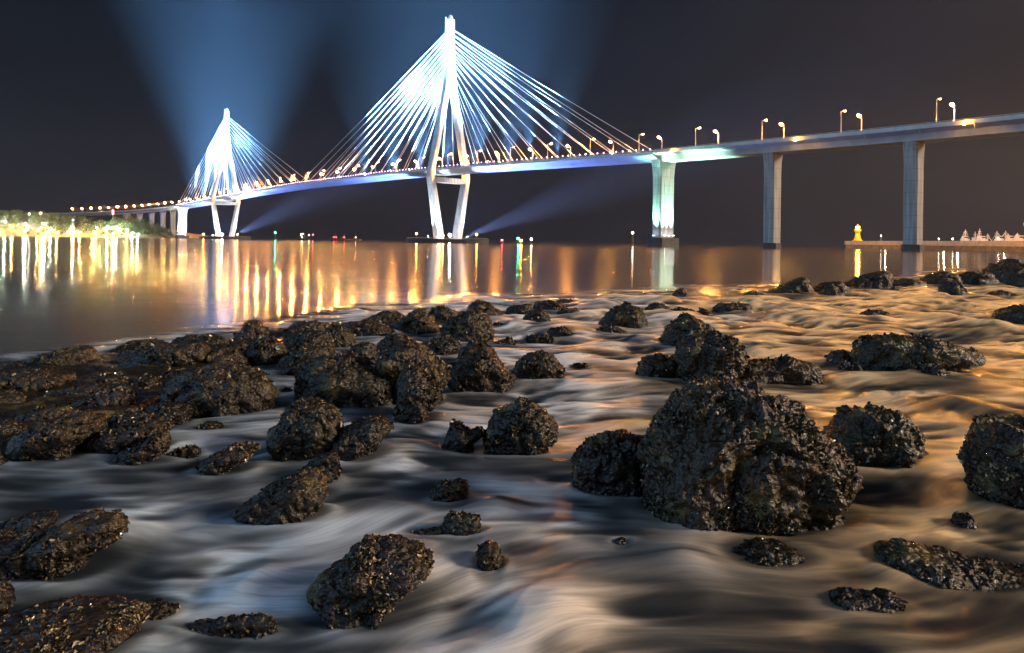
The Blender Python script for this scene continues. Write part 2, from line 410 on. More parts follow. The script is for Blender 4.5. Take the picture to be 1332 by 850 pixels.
# ---- street lamps
ORD = ['first', 'second', 'third', 'fourth', 'fifth', 'sixth', 'seventh', 'eighth', 'ninth', 'tenth', 'eleventh', 'twelfth', 'thirteenth', 'fourteenth', 'fifteenth', 'sixteenth', 'seventeenth', 'eighteenth', 'nineteenth', 'twentieth']
def make_lamp():
    e = empty('street_lamp')
    m = MB(); m.tube((0, 0, 0), (0, 0, 9.6), .19, .11, 8); m.box(-.3, .3, -.3, .3, 0, .5); m.build('pole', M['galv'], e)
    m = MB(); m.tube((0, 0, 9.45), (0, -1.9, 9.95), .09, .08, 6); m.build('arm', M['galv'], e)
    c = MB(); th = R(20)
    def pt(x, y, z):   # head frame: glass tilts towards the road (-y)
        return (x, -2.3 + y * math.cos(th) - z * math.sin(th) * -1 * -1, 9.95 + z * math.cos(th) + y * math.sin(th) * -1 * -1)
    # head plane rises towards the road so its glass faces road and down
    th = -th
    def pt(x, y, z): return (x, -2.3 + y * math.cos(th) - z * math.sin(th), 9.95 + y * math.sin(th) + z * math.cos(th))
    A = [pt(-.42, -.85, 0), pt(.42, -.85, 0), pt(.42, .85, 0), pt(-.42, .85, 0)]; B = [pt(-.25, -.6, .32), pt(.25, -.6, .32), pt(.25, .75, .32), pt(-.25, .75, .32)]
    c.prism(A, B); c.build('lamp_head', M['galv'], e)
    sk = MB()
    for (xa, xb, ya, yb) in ((-.46, -.421, -.9, .9), (.421, .46, -.9, .9), (-.42, .42, .861, .9), (-.42, .42, -.9, -.861)):
        sk.prism([pt(xa, ya, -.09), pt(xb, ya, -.09), pt(xb, yb, -.09), pt(xa, yb, -.09)], [pt(xa, ya, .05), pt(xb, ya, .05), pt(xb, yb, .05), pt(xa, yb, .05)])
    sk.build('head_rim', M['galv'], e)
    gl = MB(); gl.prism([pt(-.36, -.72, -.035), pt(.36, -.72, -.035), pt(.36, .6, -.035), pt(-.36, .6, -.035)], [pt(-.36, -.75, -.012), pt(.36, -.75, -.012), pt(.36, .6, -.012), pt(-.36, .6, -.012)])
    bw = MB(); bw.prism([pt(-.50, -1.0, -.12), pt(.50, -1.0, -.12), pt(.50, -.93, -.10), pt(-.50, -.93, -.10)], [pt(-.60, -1.12, .26), pt(.60, -1.12, .26), pt(.60, -.93, .26), pt(-.60, -.93, .26)]); bw.build('halo_bowl', M['halo'], e)  # glowing orange bowl added to imitate the halo round the lamp
    gl.prism([pt(-.26, -.80, -.24), pt(.26, -.80, -.24), pt(.30, -.5, -.21), pt(-.30, -.5, -.21)], [pt(-.30, -.80, -.21), pt(.30, -.80, -.21), pt(.30, -.5, -.17), pt(-.30, -.5, -.17)])
    gl.build('lamp_glass', M['sodium'], e)
    return e
lamp0 = make_lamp(); first = [True]
def lamp(t, s, label, dim=False):
    o = lamp0 if first[0] else copy_tree(lamp0); first[0] = False
    o.location = bp(t, s * (W - .95), zdeck(t) + .12)
    nv = (bp(t, 1, 0) - bp(t, 0, 0)) * s
    o.rotation_euler = (0, 0, math.atan2(nv.y, nv.x) - math.pi / 2)
    tag(o, label, 'street lamp', 'street lamps along the bridge deck'); return o
tl = [323.6 - 34.4 * k for k in range(-3, 30)]
marks = [(196, 'near end pier'), (0, 'nearer pylon'), (-SPAN, 'farther pylon'), (-686, 'farther end pier'), (-2000, 'x')]
cnt = {}
for t in tl + [-686 - 34.4 * k - 10 for k in range(0, 15)]:
    if -4 < t < 4: t = 5
    if t > 196: key = 'right of the near end pier'; 
    elif t > 0: key = 'right of the nearer pylon'
    elif t > -SPAN: key = 'left of the nearer pylon'
    elif t > -686: key = 'left of the farther pylon'
    else: key = 'left of the farther end pier'
    cnt.setdefault(key, []).append(t)
for key, ts in cnt.items():
    ts = sorted(ts, reverse=not key.startswith('right'))
    for i, t in enumerate(ts):
        lamp(t, -1, 'glowing orange lamp on the far kerb, %s %s' % (ORD[i], key))
        if t > -500: lamp(t, 1, 'shaded pole lamp on the near kerb, %s %s' % (ORD[i], key))

# ---- floodlights: fittings are things, each with its real lamp
def spot(loc, to, power, col, size, blend=.5, rad=.6):
    ld = bpy.data.lights.new('floodlight_beam', 'SPOT'); ld.energy = power; ld.color = col; ld.spot_size = R(size); ld.spot_blend = blend; ld.shadow_soft_size = rad
    o = bpy.data.objects.new('floodlight_beam', ld); COL.objects.link(o); o.location = loc
    o.rotation_euler = (Vector(to) - Vector(loc)).to_track_quat('-Z', 'Y').to_euler(); return o
CW = (.74, .88, 1.0); BL = (.20, .52, 1.0)
def flood_fixture(loc, to, mat, label, group, size=1.0):
    e = empty('floodlight', loc); tag(e, label, 'floodlight', group)
    d = (Vector(to) - Vector(loc)).normalized()
    m = MB(); m.tube(-d * .7 * size, d * .25 * size, .3 * size, .65 * size, 10); m.build('housing', M['galv'], e)
    m = MB(); m.tube(d * .26 * size, d * .34 * size, .6 * size, .6 * size, 10); m.build('glass', mat, e)
    m = MB(); m.box(-.12 * size, .12 * size, -.12 * size, .12 * size, -1.0 * size, -.3 * size); m.build('bracket', M['galv'], e)
    return e
for tc, nm, wc, kk in ((0.0, 'nearer', -1.4, 1.0), (-SPAN, 'farther', 0.0, 1.5)):
    # lower legs, from the pile cap
    for s, sn in ((1, 'left'), (-1, 'right')):
        for dt, dn in ((-5.5, 'back'), (5.5, 'front')):
            a = bp(tc + dt * 1.1, wc + s * 13.5, 4.6); b = bp(tc + dt * .3, wc + s * 14, 34)
            flood_fixture(a, b, M['led_white'], 'small white floodlight at the %s %s foot of the %s pylon' % (dn, sn, nm), 'floodlights at the pylon feet', .55)
            spot(a + Vector((0, 0, 1)), b, 200000 * kk, CW, 44)
    # legs above the deck, mast and cables, from both sides of the deck
    for s, sn in ((1, 'near'), (-1, 'far')):
        for d, dn in ((1, 'right'), (-1, 'left')):
            a = bp(tc + d * 34, s * (W + .6), zdeck(tc) + 1.6); b = bp(tc + d * 2, wc + s * 4, 122)
            flood_fixture(a, b, M['led_white'], 'white floodlight on the %s kerb, %s of and closest to the %s pylon' % (sn, dn, nm), 'floodlights along the kerbs', .6)
            spot(a + Vector((0, 0, 1.2)), b, 330000 * kk, CW, 50, .8)
            # cable floods
            for q, far in enumerate((62, 104, 150)):
                a = bp(tc + d * far, s * (W + .6), zdeck(tc + d * far) + 1.6); b = bp(tc + d * far * .42, wc, 118)
                flood_fixture(a, b, M['led_white'], 'white cable floodlight on the %s kerb, %s %s of the %s pylon' % (sn, ORD[q + 1], dn, nm), 'floodlights along the kerbs', .6)
                spot(a + Vector((0, 0, 1.2)), b, (0.2e6, 0.5e6, 1.2e6)[q] * (kk if tc == 0 else .8) * (.45 if d < 0 and q < 2 else 1.0), CW, 40 - 4 * q, .9)
    # blue wash under the girder
    for d in (-1, 1):
        for far in (70, 150):
            a = bp(tc + d * 10, wc + 9.5, 6.0); b = bp(tc + d * far, 0, zdeck(tc + d * far) - 3)
            spot(a, b, 3000000 * kk, (.16, .28, 1.0), 44 if far == 70 else 34, .9)
# sky beams beside the masts
for tc, kk in ((0.0, 1.0), (-SPAN, 1.8)):
    for s in (1, -1):
        for d in (-1, 1):
            for far, pw, sz in ((16, 5.5e7, 50), (56, 8.5e7, 48), (104, 5.5e7, 46)):
                a = bp(tc + d * far, s * (W + .6), zdeck(tc) + 3); b = bp(tc + d * far * .85, s * W * 4, 300)
                spot(a, b, pw * kk * (.45 if (tc != 0 and far > 100) else 1), BL, sz, 1.0, 1.0)
# end piers
for t, nm, colr in ((194.6, 'near end pier', (.40, 1.0, .78)), (-686, 'far end pier', (.78, .86, 1.0))):
    for q, (dt, dw) in enumerate(((4.4, -3.2), (4.4, .6), (4.4, 4.2), (0, 7.4))):
        a = bp(t + dt, dw, 5.6); b = bp(t + dt * .62, dw * .82, 34)
        flood_fixture(a, b, M['led_white'], 'small floodlight on the footing of the %s, %s from its far corner' % (nm, ORD[q]), 'floodlights on the pier footings', .4)
        spot(a + Vector((0, 0, .5)), b, 260000 * (1 if t > 0 else 2.2), colr, 40, .8, .3)
# wash on the approach girder next to the near end pier
spot(bp(215, 16, 6), bp(222, 0, 44), 420000, (.50, 1.0, .78), 46, 1.0)
# ================================================================ WATER
SURF_X = [-200, 0, 150, 330, 500, 640, 760, 870, 1050, 1180, 1332, 1700]
SURF_Y = [500, 470, 448, 425, 402, 391, 388, 384, 379, 372, 358, 330]
SX, SY = [], []
for a_, b_ in zip(SURF_X, SURF_Y):
    d_ = depth_on_water(a_, b_); SX.append(ray(a_, b_)[0] * d_ / FPX); SY.append(d_)
SX, SY = np.array(SX), np.array(SY)
_o = np.argsort(SX); SX, SY = SX[_o], SY[_o]
HUMPS = [(1130 * .452 + 730, 470 + 55, 90, .17), (560, 740, 0, 0)]   # px, py, half width px, height: water sheeting over drowned stones
HUMPS = [(1245, 528, 62, .14), (790, 398, 40, .22), (720, 432, 60, .12), (1190, 400, 60, .16), (1030, 405, 70, .15), (700, 800, 120, .10), (830, 440, 50, .10),
         (640, 660, 45, .08), (900, 740, 60, .07), (1290, 430, 60, .18), (990, 455, 60, .1), (150, 700, 60, .06), (860, 620, 1, 0)]
def surf_mask(x, y):
    yb = np.interp(x, SX, SY)
    return 1 - sstep(-.22, .22, (y - yb) / yb + .16 * pnoise(np.stack([x * .35, y * .2, y * 0 + 3], 1)))
def water_field(x, y):
    z0 = np.zeros_like(x)
    ca, sa = math.cos(R(14)), math.sin(R(14))
    # flow warps the pattern into silky tongues
    w1 = pnoise(np.stack([x * .55, y * .55, z0 + 1.1], 1)); w2 = pnoise(np.stack([x * .55, y * .55, z0 + 7.7], 1))
    xr = (x * ca + y * sa) + .55 * w1; yr = (-x * sa + y * ca) + .45 * w2
    big = pnoise(np.stack([xr * .42, yr * .62, z0 + 2], 1))
    mid = pnoise(np.stack([xr * .95 + .3 * w2, yr * 1.7, z0 + 5], 1))
    sml = pnoise(np.stack([xr * 1.9 + .5 * w1, yr * 4.2 + .4 * mid, z0 + 9], 1))
    fil = pnoise(np.stack([xr * 2.6, yr * 10.0 + 1.6 * mid, z0 + 14], 1))
    rid = (1 - np.abs(mid)) ** 3
    far = sstep(9, 24, y); near = 1 - sstep(3, 8, y)
    h = .11 * big + .072 * mid + .026 * sml * (1 - far * .5) + .002 * fil + .018 * (rid - .5) + .004 * np.clip(1 - np.abs(sml), 0, 1) ** 4
    h = h * (1 + 1.2 * far)
    for px, py, hw, hh in HUMPS:
        if hh == 0: continue
        d = depth_on_water(px, py); cx = ray(px, py)[0] * d / FPX; r = hw * d / FPX
        q = ((x - cx) / r) ** 2 + ((y - d) / (r * .8)) ** 2
        h = h + hh * np.exp(-q * 1.3)
    r1 = 1 - np.abs(pnoise(np.stack([xr * .8 + .5 * w2, yr * 1.9 + .6 * mid, z0 + 31], 1)))
    r2 = 1 - np.abs(pnoise(np.stack([xr * 1.5 - .6 * w1, yr * 4.0 + .8 * mid, z0 + 37], 1)))
    foam = .10 + .42 * mid + .34 * sml + .22 * big + .42 * np.clip(r1, 0, 1) ** 3 + .24 * np.clip(r2, 0, 1) ** 3 + .20 * fil * (1 - far * .6)
    pool = sstep(-.15, .40, pnoise(np.stack([x * .62 + .6 * w2, y * .85 + .3 * w1, z0 + 21], 1)))
    foam = sstep(.02, .80, foam) * (1 - .78 * pool * (1 - .6 * far))
    return h, foam, xr + .5 * w2, yr + .35 * mid
def grid_mesh():
    ys = [1.3]
    while ys[-1] < 60: ys.append(ys[-1] * 1.0052)
    while ys[-1] < 2150: ys.append(ys[-1] * 1.05)
    ys = np.array([-30, -8, -2, 0, .7] + ys); nx = 620
    s = np.linspace(-1, 1, nx); s = np.sign(s) * np.abs(s) ** 1.15
    Y, S = np.meshgrid(ys, s, indexing='ij')
    X = S * (3.0 + np.maximum(Y, 0) * .98 + (Y > 200) * (Y - 200) * .5)
    x, y = X.ravel(), Y.ravel()
    z = np.zeros_like(x); foam = np.zeros_like(x); surf = np.zeros_like(x)
    k = (y < 75) & (y > .5)
    sm = surf_mask(x[k], y[k]); h, f, fx, fy = water_field(x[k], y[k]); flow = np.zeros((len(x), 3), np.float32); flow[k, 0] = fx; flow[k, 1] = fy
    xk, yk = x[k], y[k]
    for (cx, cy, ra, rb) in rock_list:
        q = np.nonzero((np.abs(xk - cx) < ra * 2.2 + .3) & (np.abs(yk - cy) < rb * 2.6 + .4))[0]
        if not len(q): continue
        px, py = xk[q], yk[q]; e = np.sqrt(((px - cx) / ra) ** 2 + ((py - cy) / rb) ** 2)
        n = pnoise(np.stack([px * 2.6, py * 4.0, px * 0 + 50], 1))
        wd = .10 + .05 / ra
        col = np.exp(-((e - 1.10 - .10 * n) / wd) ** 2)
        refl_dark = np.exp(-(e / 1.30) ** 6)
        e2 = np.sqrt(((px - cx + .15 * ra) / (ra * 1.15)) ** 2 + ((py - cy + rb * 1.2) / (rb * 1.5)) ** 2); refl_dark = np.maximum(refl_dark, .95 * np.exp(-(e2 / 1.05) ** 4) * (.75 + .35 * n))  # foam thinned round and in front of rocks, painting in their dark reflection
        f[q] = np.clip(f[q] * (1 - np.clip(.85 * refl_dark, 0, .97)) + .34 * col * np.clip(.5 + 1.1 * n, 0, 1), 0, 1); h[q] = h[q] * (1 - .5 * np.clip(refl_dark, 0, 1)) + min(.03, ra * .05) * col * (.6 + n)
    z[k] = h * sm; foam[k] = f; surf[k] = sm
    # the open water: long low swell only
    kf = ~k; nr, nc = Y.shape
    idx = np.arange(nr * nc).reshape(nr, nc)
    F = np.stack([idx[:-1, :-1], idx[:-1, 1:], idx[1:, 1:], idx[1:, :-1]], -1).reshape(-1, 4)
    me = np_mesh('sea', np.stack([x, y, z], 1), F)
    a = me.attributes.new('foam', 'FLOAT', 'POINT'); a.data.foreach_set('value', foam.astype(np.float32))
    a = me.attributes.new('flow', 'FLOAT_VECTOR', 'POINT'); a.data.foreach_set('vector', flow.ravel())
    a = me.attributes.new('surf', 'FLOAT', 'POINT'); a.data.foreach_set('value', surf.astype(np.float32))
    return me
def water_material():
    m, t, p, out = mat_new('long_exposure_sea'); L = t.links
    fo = N(t, 'ShaderNodeAttribute', attribute_name='foam'); su = N(t, 'ShaderNodeAttribute', attribute_name='surf')
    tc = N(t, 'ShaderNodeTexCoord')
    def mt(op, a, b=None, c=False):
        q = N(t, 'ShaderNodeMath', operation=op, use_clamp=c)
        for i, v in enumerate((a, b)):
            if v is None: continue
            if isinstance(v, (int, float)): q.inputs[i].default_value = v
            else: L.new(v, q.inputs[i])
        return q.outputs[0]
    # clear water
    p.inputs['Base Color'].default_value = (.010, .016, .022, 1); p.inputs['IOR'].default_value = 1.33
    rr = mt('ADD', mt('MULTIPLY', su.outputs['Fac'], .20), .11); L.new(rr, p.inputs['Roughness'])
    mp = N(t, 'ShaderNodeMapping'); mp.inputs['Scale'].default_value = (.5, 1.6, 1); L.new(tc.outputs['Object'], mp.inputs[0])
    nz = N(t, 'ShaderNodeTexNoise'); nz.inputs['Scale'].default_value = 1.3; nz.inputs['Detail'].default_value = 5; L.new(mp.outputs[0], nz.inputs['Vector'])
    mp2 = N(t, 'ShaderNodeMapping'); mp2.inputs['Scale'].default_value = (.04, .10, 1); L.new(tc.outputs['Object'], mp2.inputs[0])
    nz2 = N(t, 'ShaderNodeTexNoise'); nz2.inputs['Scale'].default_value = 1.0; nz2.inputs['Detail'].default_value = 3; L.new(mp2.outputs[0], nz2.inputs['Vector'])
    hh = mt('ADD', mt('MULTIPLY', nz.outputs[0], .014), mt('MULTIPLY', nz2.outputs[0], .12))
    b = N(t, 'ShaderNodeBump'); b.inputs['Distance'].default_value = 1.0
    L.new(mt('SUBTRACT', .35, mt('MULTIPLY', su.outputs['Fac'], .33)), b.inputs['Strength']); L.new(hh, b.inputs['Height'])
    L.new(b.outputs[0], p.inputs['Normal'])
    # milky water drawn out by the surge
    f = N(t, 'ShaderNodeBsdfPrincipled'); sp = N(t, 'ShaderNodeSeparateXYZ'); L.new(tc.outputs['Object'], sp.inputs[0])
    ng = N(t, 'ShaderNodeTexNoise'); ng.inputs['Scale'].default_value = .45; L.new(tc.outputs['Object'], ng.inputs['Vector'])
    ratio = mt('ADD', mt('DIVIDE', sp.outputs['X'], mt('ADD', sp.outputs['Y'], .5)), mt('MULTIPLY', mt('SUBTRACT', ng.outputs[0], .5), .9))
    lamp_tint = ramp(t, mt('ADD', mt('MULTIPLY', ratio, .95), .5, True), [(.12, (.58, .72, .84)), (.52, (.78, .78, .78)), (.85, (.86, .62, .34))])   # bluish left to ochre right: cool and orange lamp light painted in
    L.new(lamp_tint, f.inputs['Base Color']); f.inputs['Roughness'].default_value = .55; f.inputs['Specular IOR Level'].default_value = .3; f.inputs['IOR'].default_value = 1.33
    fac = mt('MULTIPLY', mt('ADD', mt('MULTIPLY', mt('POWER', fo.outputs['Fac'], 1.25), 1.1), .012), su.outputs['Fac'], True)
    # hair-fine threads of froth along the flow
    fl = N(t, 'ShaderNodeAttribute', attribute_name='flow')
    def threads(sx, sy, det):
        q = N(t, 'ShaderNodeMapping'); q.inputs['Scale'].default_value = (sx, sy, 1); L.new(fl.outputs['Vector'], q.inputs[0])
        n_ = N(t, 'ShaderNodeTexNoise'); n_.inputs['Scale'].default_value = 1; n_.inputs['Detail'].default_value = det; n_.inputs['Distortion'].default_value = .4; L.new(q.outputs[0], n_.inputs['Vector']); return n_.outputs[0]
    th_ = mt('ADD', mt('MULTIPLY', mt('SUBTRACT', threads(1.6, 11, 4), .5), 1.25), mt('MULTIPLY', mt('SUBTRACT', threads(3.5, 34, 3), .5), .8))
    fac = mt('MULTIPLY', fac, mt('ADD', 1.0, th_), True)
    # a little of the tinted milky water in the calm water too
    fac = mt('ADD', fac, mt('MULTIPLY', mt('SUBTRACT', 1.0, su.outputs['Fac']), .035), True)
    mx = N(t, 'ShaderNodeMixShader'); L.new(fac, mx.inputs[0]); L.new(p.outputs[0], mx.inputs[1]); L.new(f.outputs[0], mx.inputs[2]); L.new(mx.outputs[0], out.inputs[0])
    return m
def build_sea():
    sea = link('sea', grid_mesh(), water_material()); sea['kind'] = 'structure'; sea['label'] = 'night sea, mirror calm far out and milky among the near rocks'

# ---- the rocky bed under the shore: one sheet, drowned except under the rock bar on the left
def inside(poly, x, y):
    c = np.zeros(len(x), bool); n = len(poly)
    for i in range(n):
        x1, y1 = poly[i]; x2, y2 = poly[(i + 1) % n]
        k = ((y1 > y) != (y2 > y)); c ^= k & (x < (x2 - x1) * (y - y1) / (y2 - y1 + 1e-12) + x1)
    return c
def bed():
    ys = [1.4]
    while ys[-1] < 60: ys.append(ys[-1] * 1.009)
    ys = np.array([-12, -5, 0] + ys + [90, 200, 600, 2250]); nx = 420; s = np.linspace(-1, 1, nx)
    Y, S = np.meshgrid(ys, s, indexing='ij'); X = S * (4 + np.maximum(Y, 0) * 1.05); x, y = X.ravel(), Y.ravel()
    bar = []
    for px, py in [(-150, 500), (0, 480), (150, 462), (330, 436), (470, 418), (600, 408), (640, 412), (560, 428), (470, 442), (425, 452), (400, 466), (330, 470), (290, 500), (235, 520), (150, 560), (100, 590), (-150, 640)]:
        d = depth_on_water(px, py); bar.append((ray(px, py)[0] * d / FPX, d))
    m = inside(bar, x, y).astype(float)
    g = m.reshape(Y.shape)
    for _ in range(5):
        g = (g + np.roll(g, 1, 0) + np.roll(g, -1, 0) + np.roll(g, 1, 1) + np.roll(g, -1, 1)) / 5
    m = g.ravel()
    p = np.stack([x, y, x * 0], 1)
    z = -.75 + .82 * m + .16 * fbm(p * 1.1, 5) + .05 * (1 - np.abs(pnoise(p * 3.3)))
    z = np.where(y > 60, -6.0, z); z = np.where(y < 1.5, -.9, z)
    nr, nc = Y.shape; idx = np.arange(nr * nc).reshape(nr, nc)
    F = np.stack([idx[:-1, :-1], idx[:-1, 1:], idx[1:, 1:], idx[1:, :-1]], -1).reshape(-1, 4)
    return np_mesh('seabed', np.stack([x, y, z], 1), F)

# ================================================================ QUAY, LIGHTHOUSE, BOATS
QA, QB = at(1117, 322, 432), at(1332, 322, 292); QA.z = QB.z = 0
qd = (QB - QA).normalized(); qn = Vector((qd.y, -qd.x, 0));
if qn.y > 0: qn = -qn
QL = (QB - QA).length + 60
def qp(s, w, z): return Vector((QA.x + qd.x * s + qn.x * w, QA.y + qd.y * s + qn.y * w, z))
qy = empty('quay', QA); tag(qy, 'long low concrete quay with regular posts and dark fender bays at the right', 'quay')
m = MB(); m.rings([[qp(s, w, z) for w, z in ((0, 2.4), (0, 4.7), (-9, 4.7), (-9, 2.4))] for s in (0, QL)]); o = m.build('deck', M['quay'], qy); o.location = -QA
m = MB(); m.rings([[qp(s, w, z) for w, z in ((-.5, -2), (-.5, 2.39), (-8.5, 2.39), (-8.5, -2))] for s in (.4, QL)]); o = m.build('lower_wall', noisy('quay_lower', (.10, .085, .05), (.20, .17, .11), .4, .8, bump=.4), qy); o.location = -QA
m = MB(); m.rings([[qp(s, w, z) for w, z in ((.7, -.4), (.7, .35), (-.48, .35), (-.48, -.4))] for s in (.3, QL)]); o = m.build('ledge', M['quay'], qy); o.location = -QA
post = MB(); post.box(-.35, .35, -.35, .35, -1, 4.5); p0 = None
npost = int(QL / 6.2)
for k in range(npost):
    if p0 is None: p0 = post.build('post', noisy('quay_post', (.06, .05, .035), (.12, .10, .07), 1, .8), qy); o = p0
    else: o = p0.copy(); COL.objects.link(o)
    o.location = qp(.5 + 6.2 * k, .36, 0) - QA; o.rotation_euler = (0, 0, math.atan2(qd.y, qd.x))
f0 = {}
for k in range(2, npost - 1, 2):
    cc = ((.10, .02, .02), (.02, .05, .03), (.05, .02, .035))[k // 2 % 3]; key = k // 2 % 3
    if key not in f0:
        m = MB(); m.lathe([(.0, -1.7), (.72, -1.5), (.85, 0), (.72, 1.5), (.0, 1.7)], 10); mm = m.build('fender', noisy('fender_rubber', cc, tuple(c * 1.6 for c in cc), 1, .7), qy, smooth=True); f0[key] = mm; o = mm
    else: o = f0[key].copy(); COL.objects.link(o)
    o.location = qp(.5 + 6.2 * k + 3.1, .3, 1.35) - QA; o.rotation_euler = (R(90), 0, math.atan2(qd.y, qd.x) + R(90)); 
# small lamps on the quay
for s_, h_, lb in ((60, 3.2, 'short quay lamp left of the grey pier'), (83, 1.0, 'low white quay light just right of the slender grey pier'), (94, .9, 'low white quay light, second right of the slender grey pier'), (126, .9, 'low white quay light nearest the first moored boat'), (28, 3.0, 'short quay lamp just right of the little lighthouse'), (160, .9, 'low white quay light in front of the boats')):
    e = empty('quay_light', qp(s_, -1, 4.7)); tag(e, lb, 'quay light')
    m = MB(); m.tube((0, 0, 0), (0, 0, h_), .14, .1); m.build('post', M['galv'], e)
    m = MB(); m.lathe([(.2, 0), (.28, .2), (.12, .4)], 8, (0, 0, h_)); m.build('lantern', M['white_l'], e)
    ld = bpy.data.lights.new('quay_glow', 'POINT'); ld.energy = 2200; ld.color = (1, .74, .42); ld.shadow_soft_size = .3
    lo = bpy.data.objects.new('quay_glow', ld); COL.objects.link(lo); lo.location = qp(s_, 1.6, 4.9 + h_)
# slim pole and covered skiff on the quay
e = tag(empty('signal_pole', qp(104, -2, 4.7)), 'slim bare pole standing on the quay right of the grey pier', 'pole')
m = MB(); m.tube((0, 0, 0), (0, 0, 4.2), .16, .1); m.build('mast', M['galv'], e); m = MB(); m.box(-.35, .35, -.1, .1, 3.6, 4.0); m.build('board', M['galv'], e)
# lighthouse
lh = empty('lighthouse', qp(5.6, -3.6, 4.7)); tag(lh, 'little yellow lighthouse with flared gallery on the quay end', 'lighthouse')
my = noisy('yellow_paint', (.70, .46, .03), (.80, .56, .05), 1, .5)
m = MB(); m.lathe([(3.0, 0), (3.0, .5), (2.3, .6), (1.7, 2.4), (1.35, 4.4), (1.3, 5.2), (2.0, 6.1), (2.1, 6.6)], 20); m.build('tower', my, lh, True)
m = MB(); m.lathe([(2.05, .0), (2.1, 0.06), (2.1, .9), (2.0, .9)], 20, (0, 0, 6.62)); m.build('gallery', my, lh)
m = MB(); m.lathe([(.9, 0), (1.0, .2), (1.0, 1.3), (.9, 1.5)], 12, (0, 0, 7.5)); m.build('lantern', M['yellow_l'], lh)
m = MB(); m.lathe([(1.3, 0), (1.2, .3), (.5, 1.0), (.1, 1.7)], 12, (0, 0, 9.02)); m.build('roof', my, lh)
ld = bpy.data.lights.new('lighthouse_light', 'POINT'); ld.energy = 3500; ld.color = (1, .68, .08); ld.shadow_soft_size = .5
lo = bpy.data.objects.new('lighthouse_light', ld); COL.objects.link(lo); lo.location = lh.location + Vector((-1.0, -3.0, 8.6))

mw = noisy('boat_white', (.62, .61, .60), (.76, .75, .74), .5, .5)
mh = noisy('boat_hull', (.45, .44, .43), (.60, .59, .58), .5, .5)
def boat(px, d, L_, masts, label, hull_z=5.6, seed=0, boom=True):
    rnd = random.Random(seed); e = empty('fishing_boat', (ray(px, 318)[0] * d / FPX, d, 0)); e.rotation_euler = (0, 0, rnd.uniform(-.2, .2)); tag(e, label, 'boat', 'fishing boats moored behind the quay')
    h = MB(); rs = []
    for k in range(9):
        u_ = k / 8; x = -L_ / 2 + L_ * u_; wd = 2.2 * (1 - (2 * u_ - 1) ** 4 * .55) * (1.0 if u_ < .7 else 1 - ((u_ - .7) / .3) ** 2 * .92); sh = 1.0 * (abs(u_ - .4) * 2) ** 2
        rs.append([(x, -wd, hull_z - 1.6 + sh), (x, -wd * .6, -.3), (x, wd * .6, -.3), (x, wd, hull_z - 1.6 + sh)])
    h.rings(rs); h.build('hull', mh, e)
    c = MB(); x0 = -L_ * .3; z0 = hull_z - 1.4
    c.box(x0, x0 + L_ * .3, -1.5, 1.5, z0, z0 + 1.8); c.box(x0 + .3, x0 + L_ * .22, -1.2, 1.2, z0 + 1.82, z0 + 3.3); c.build('cabin', mw, e)
    w_ = MB(); 
    for k in range(4): w_.box(x0 + .5 + k * L_ * .045, x0 + .5 + k * L_ * .045 + .5, -1.23, -1.19, z0 + 2.2, z0 + 2.9)
    w_.build('window', M['dark_concrete'], e)
    for k in range(masts):
        x = -L_ * .38 + L_ * .8 * (k + .3) / masts; hm = rnd.uniform(4.0, 7.2)
        m = MB(); m.tube((x, 0, z0), (x, 0, z0 + hm), .28, .16)
        for q in range(3): m.tube((x - .9, 0, z0 + hm * (.5 + .15 * q)), (x + .9, 0, z0 + hm * (.5 + .15 * q)), .1)
        m.build('mast', mw, e)
        if boom:
            m = MB(); m.tube((x, 0, z0 + hm * .85), (x + rnd.choice((-1, 1)) * rnd.uniform(2, 3.6), 0, z0 + rnd.uniform(.6, 2)), .14)
            m.tube((x, 0, z0 + hm * .95), (x + 2.6, 0, z0 + .4), .06); m.tube((x, 0, z0 + hm * .95), (x - 2.6, 0, z0 + .4), .06); m.build('boom', mw, e)
    return e
boat(1259, 352, 9, 1, 'first moored white fishing boat behind the quay, single tall mast', seed=1)
boat(1271, 360, 8, 1, 'small white boat beside the single masted boat behind the quay', 5.0, seed=5, boom=False)
boat(1281, 346, 12, 2, 'white fishing boat with two masts and sloping booms behind the quay', seed=2)
boat(1304, 336, 10, 2, 'white fishing boat with close set masts right of the gap behind the quay', seed=3)
boat(1318, 326, 9, 2, 'white fishing boat second from the right edge behind the quay', seed=4)
boat(1331, 318, 10, 2, 'white fishing boat cut by the right edge of the photo', seed=7)
m_ = empty('harbour_tower', at(1336, 318, 330)); m_.location.z = 0; tag(m_, 'tall pale mast structure at the right edge above the boats', 'mast')
m = MB(); m.tube((0, 0, 0), (0, 0, 15), .9, .5, 8); m.build('column', mw, m_); m = MB(); m.box(-1.1, 1.1, -1.1, 1.1, 12.5, 14); m.build('platform', mw, m_)

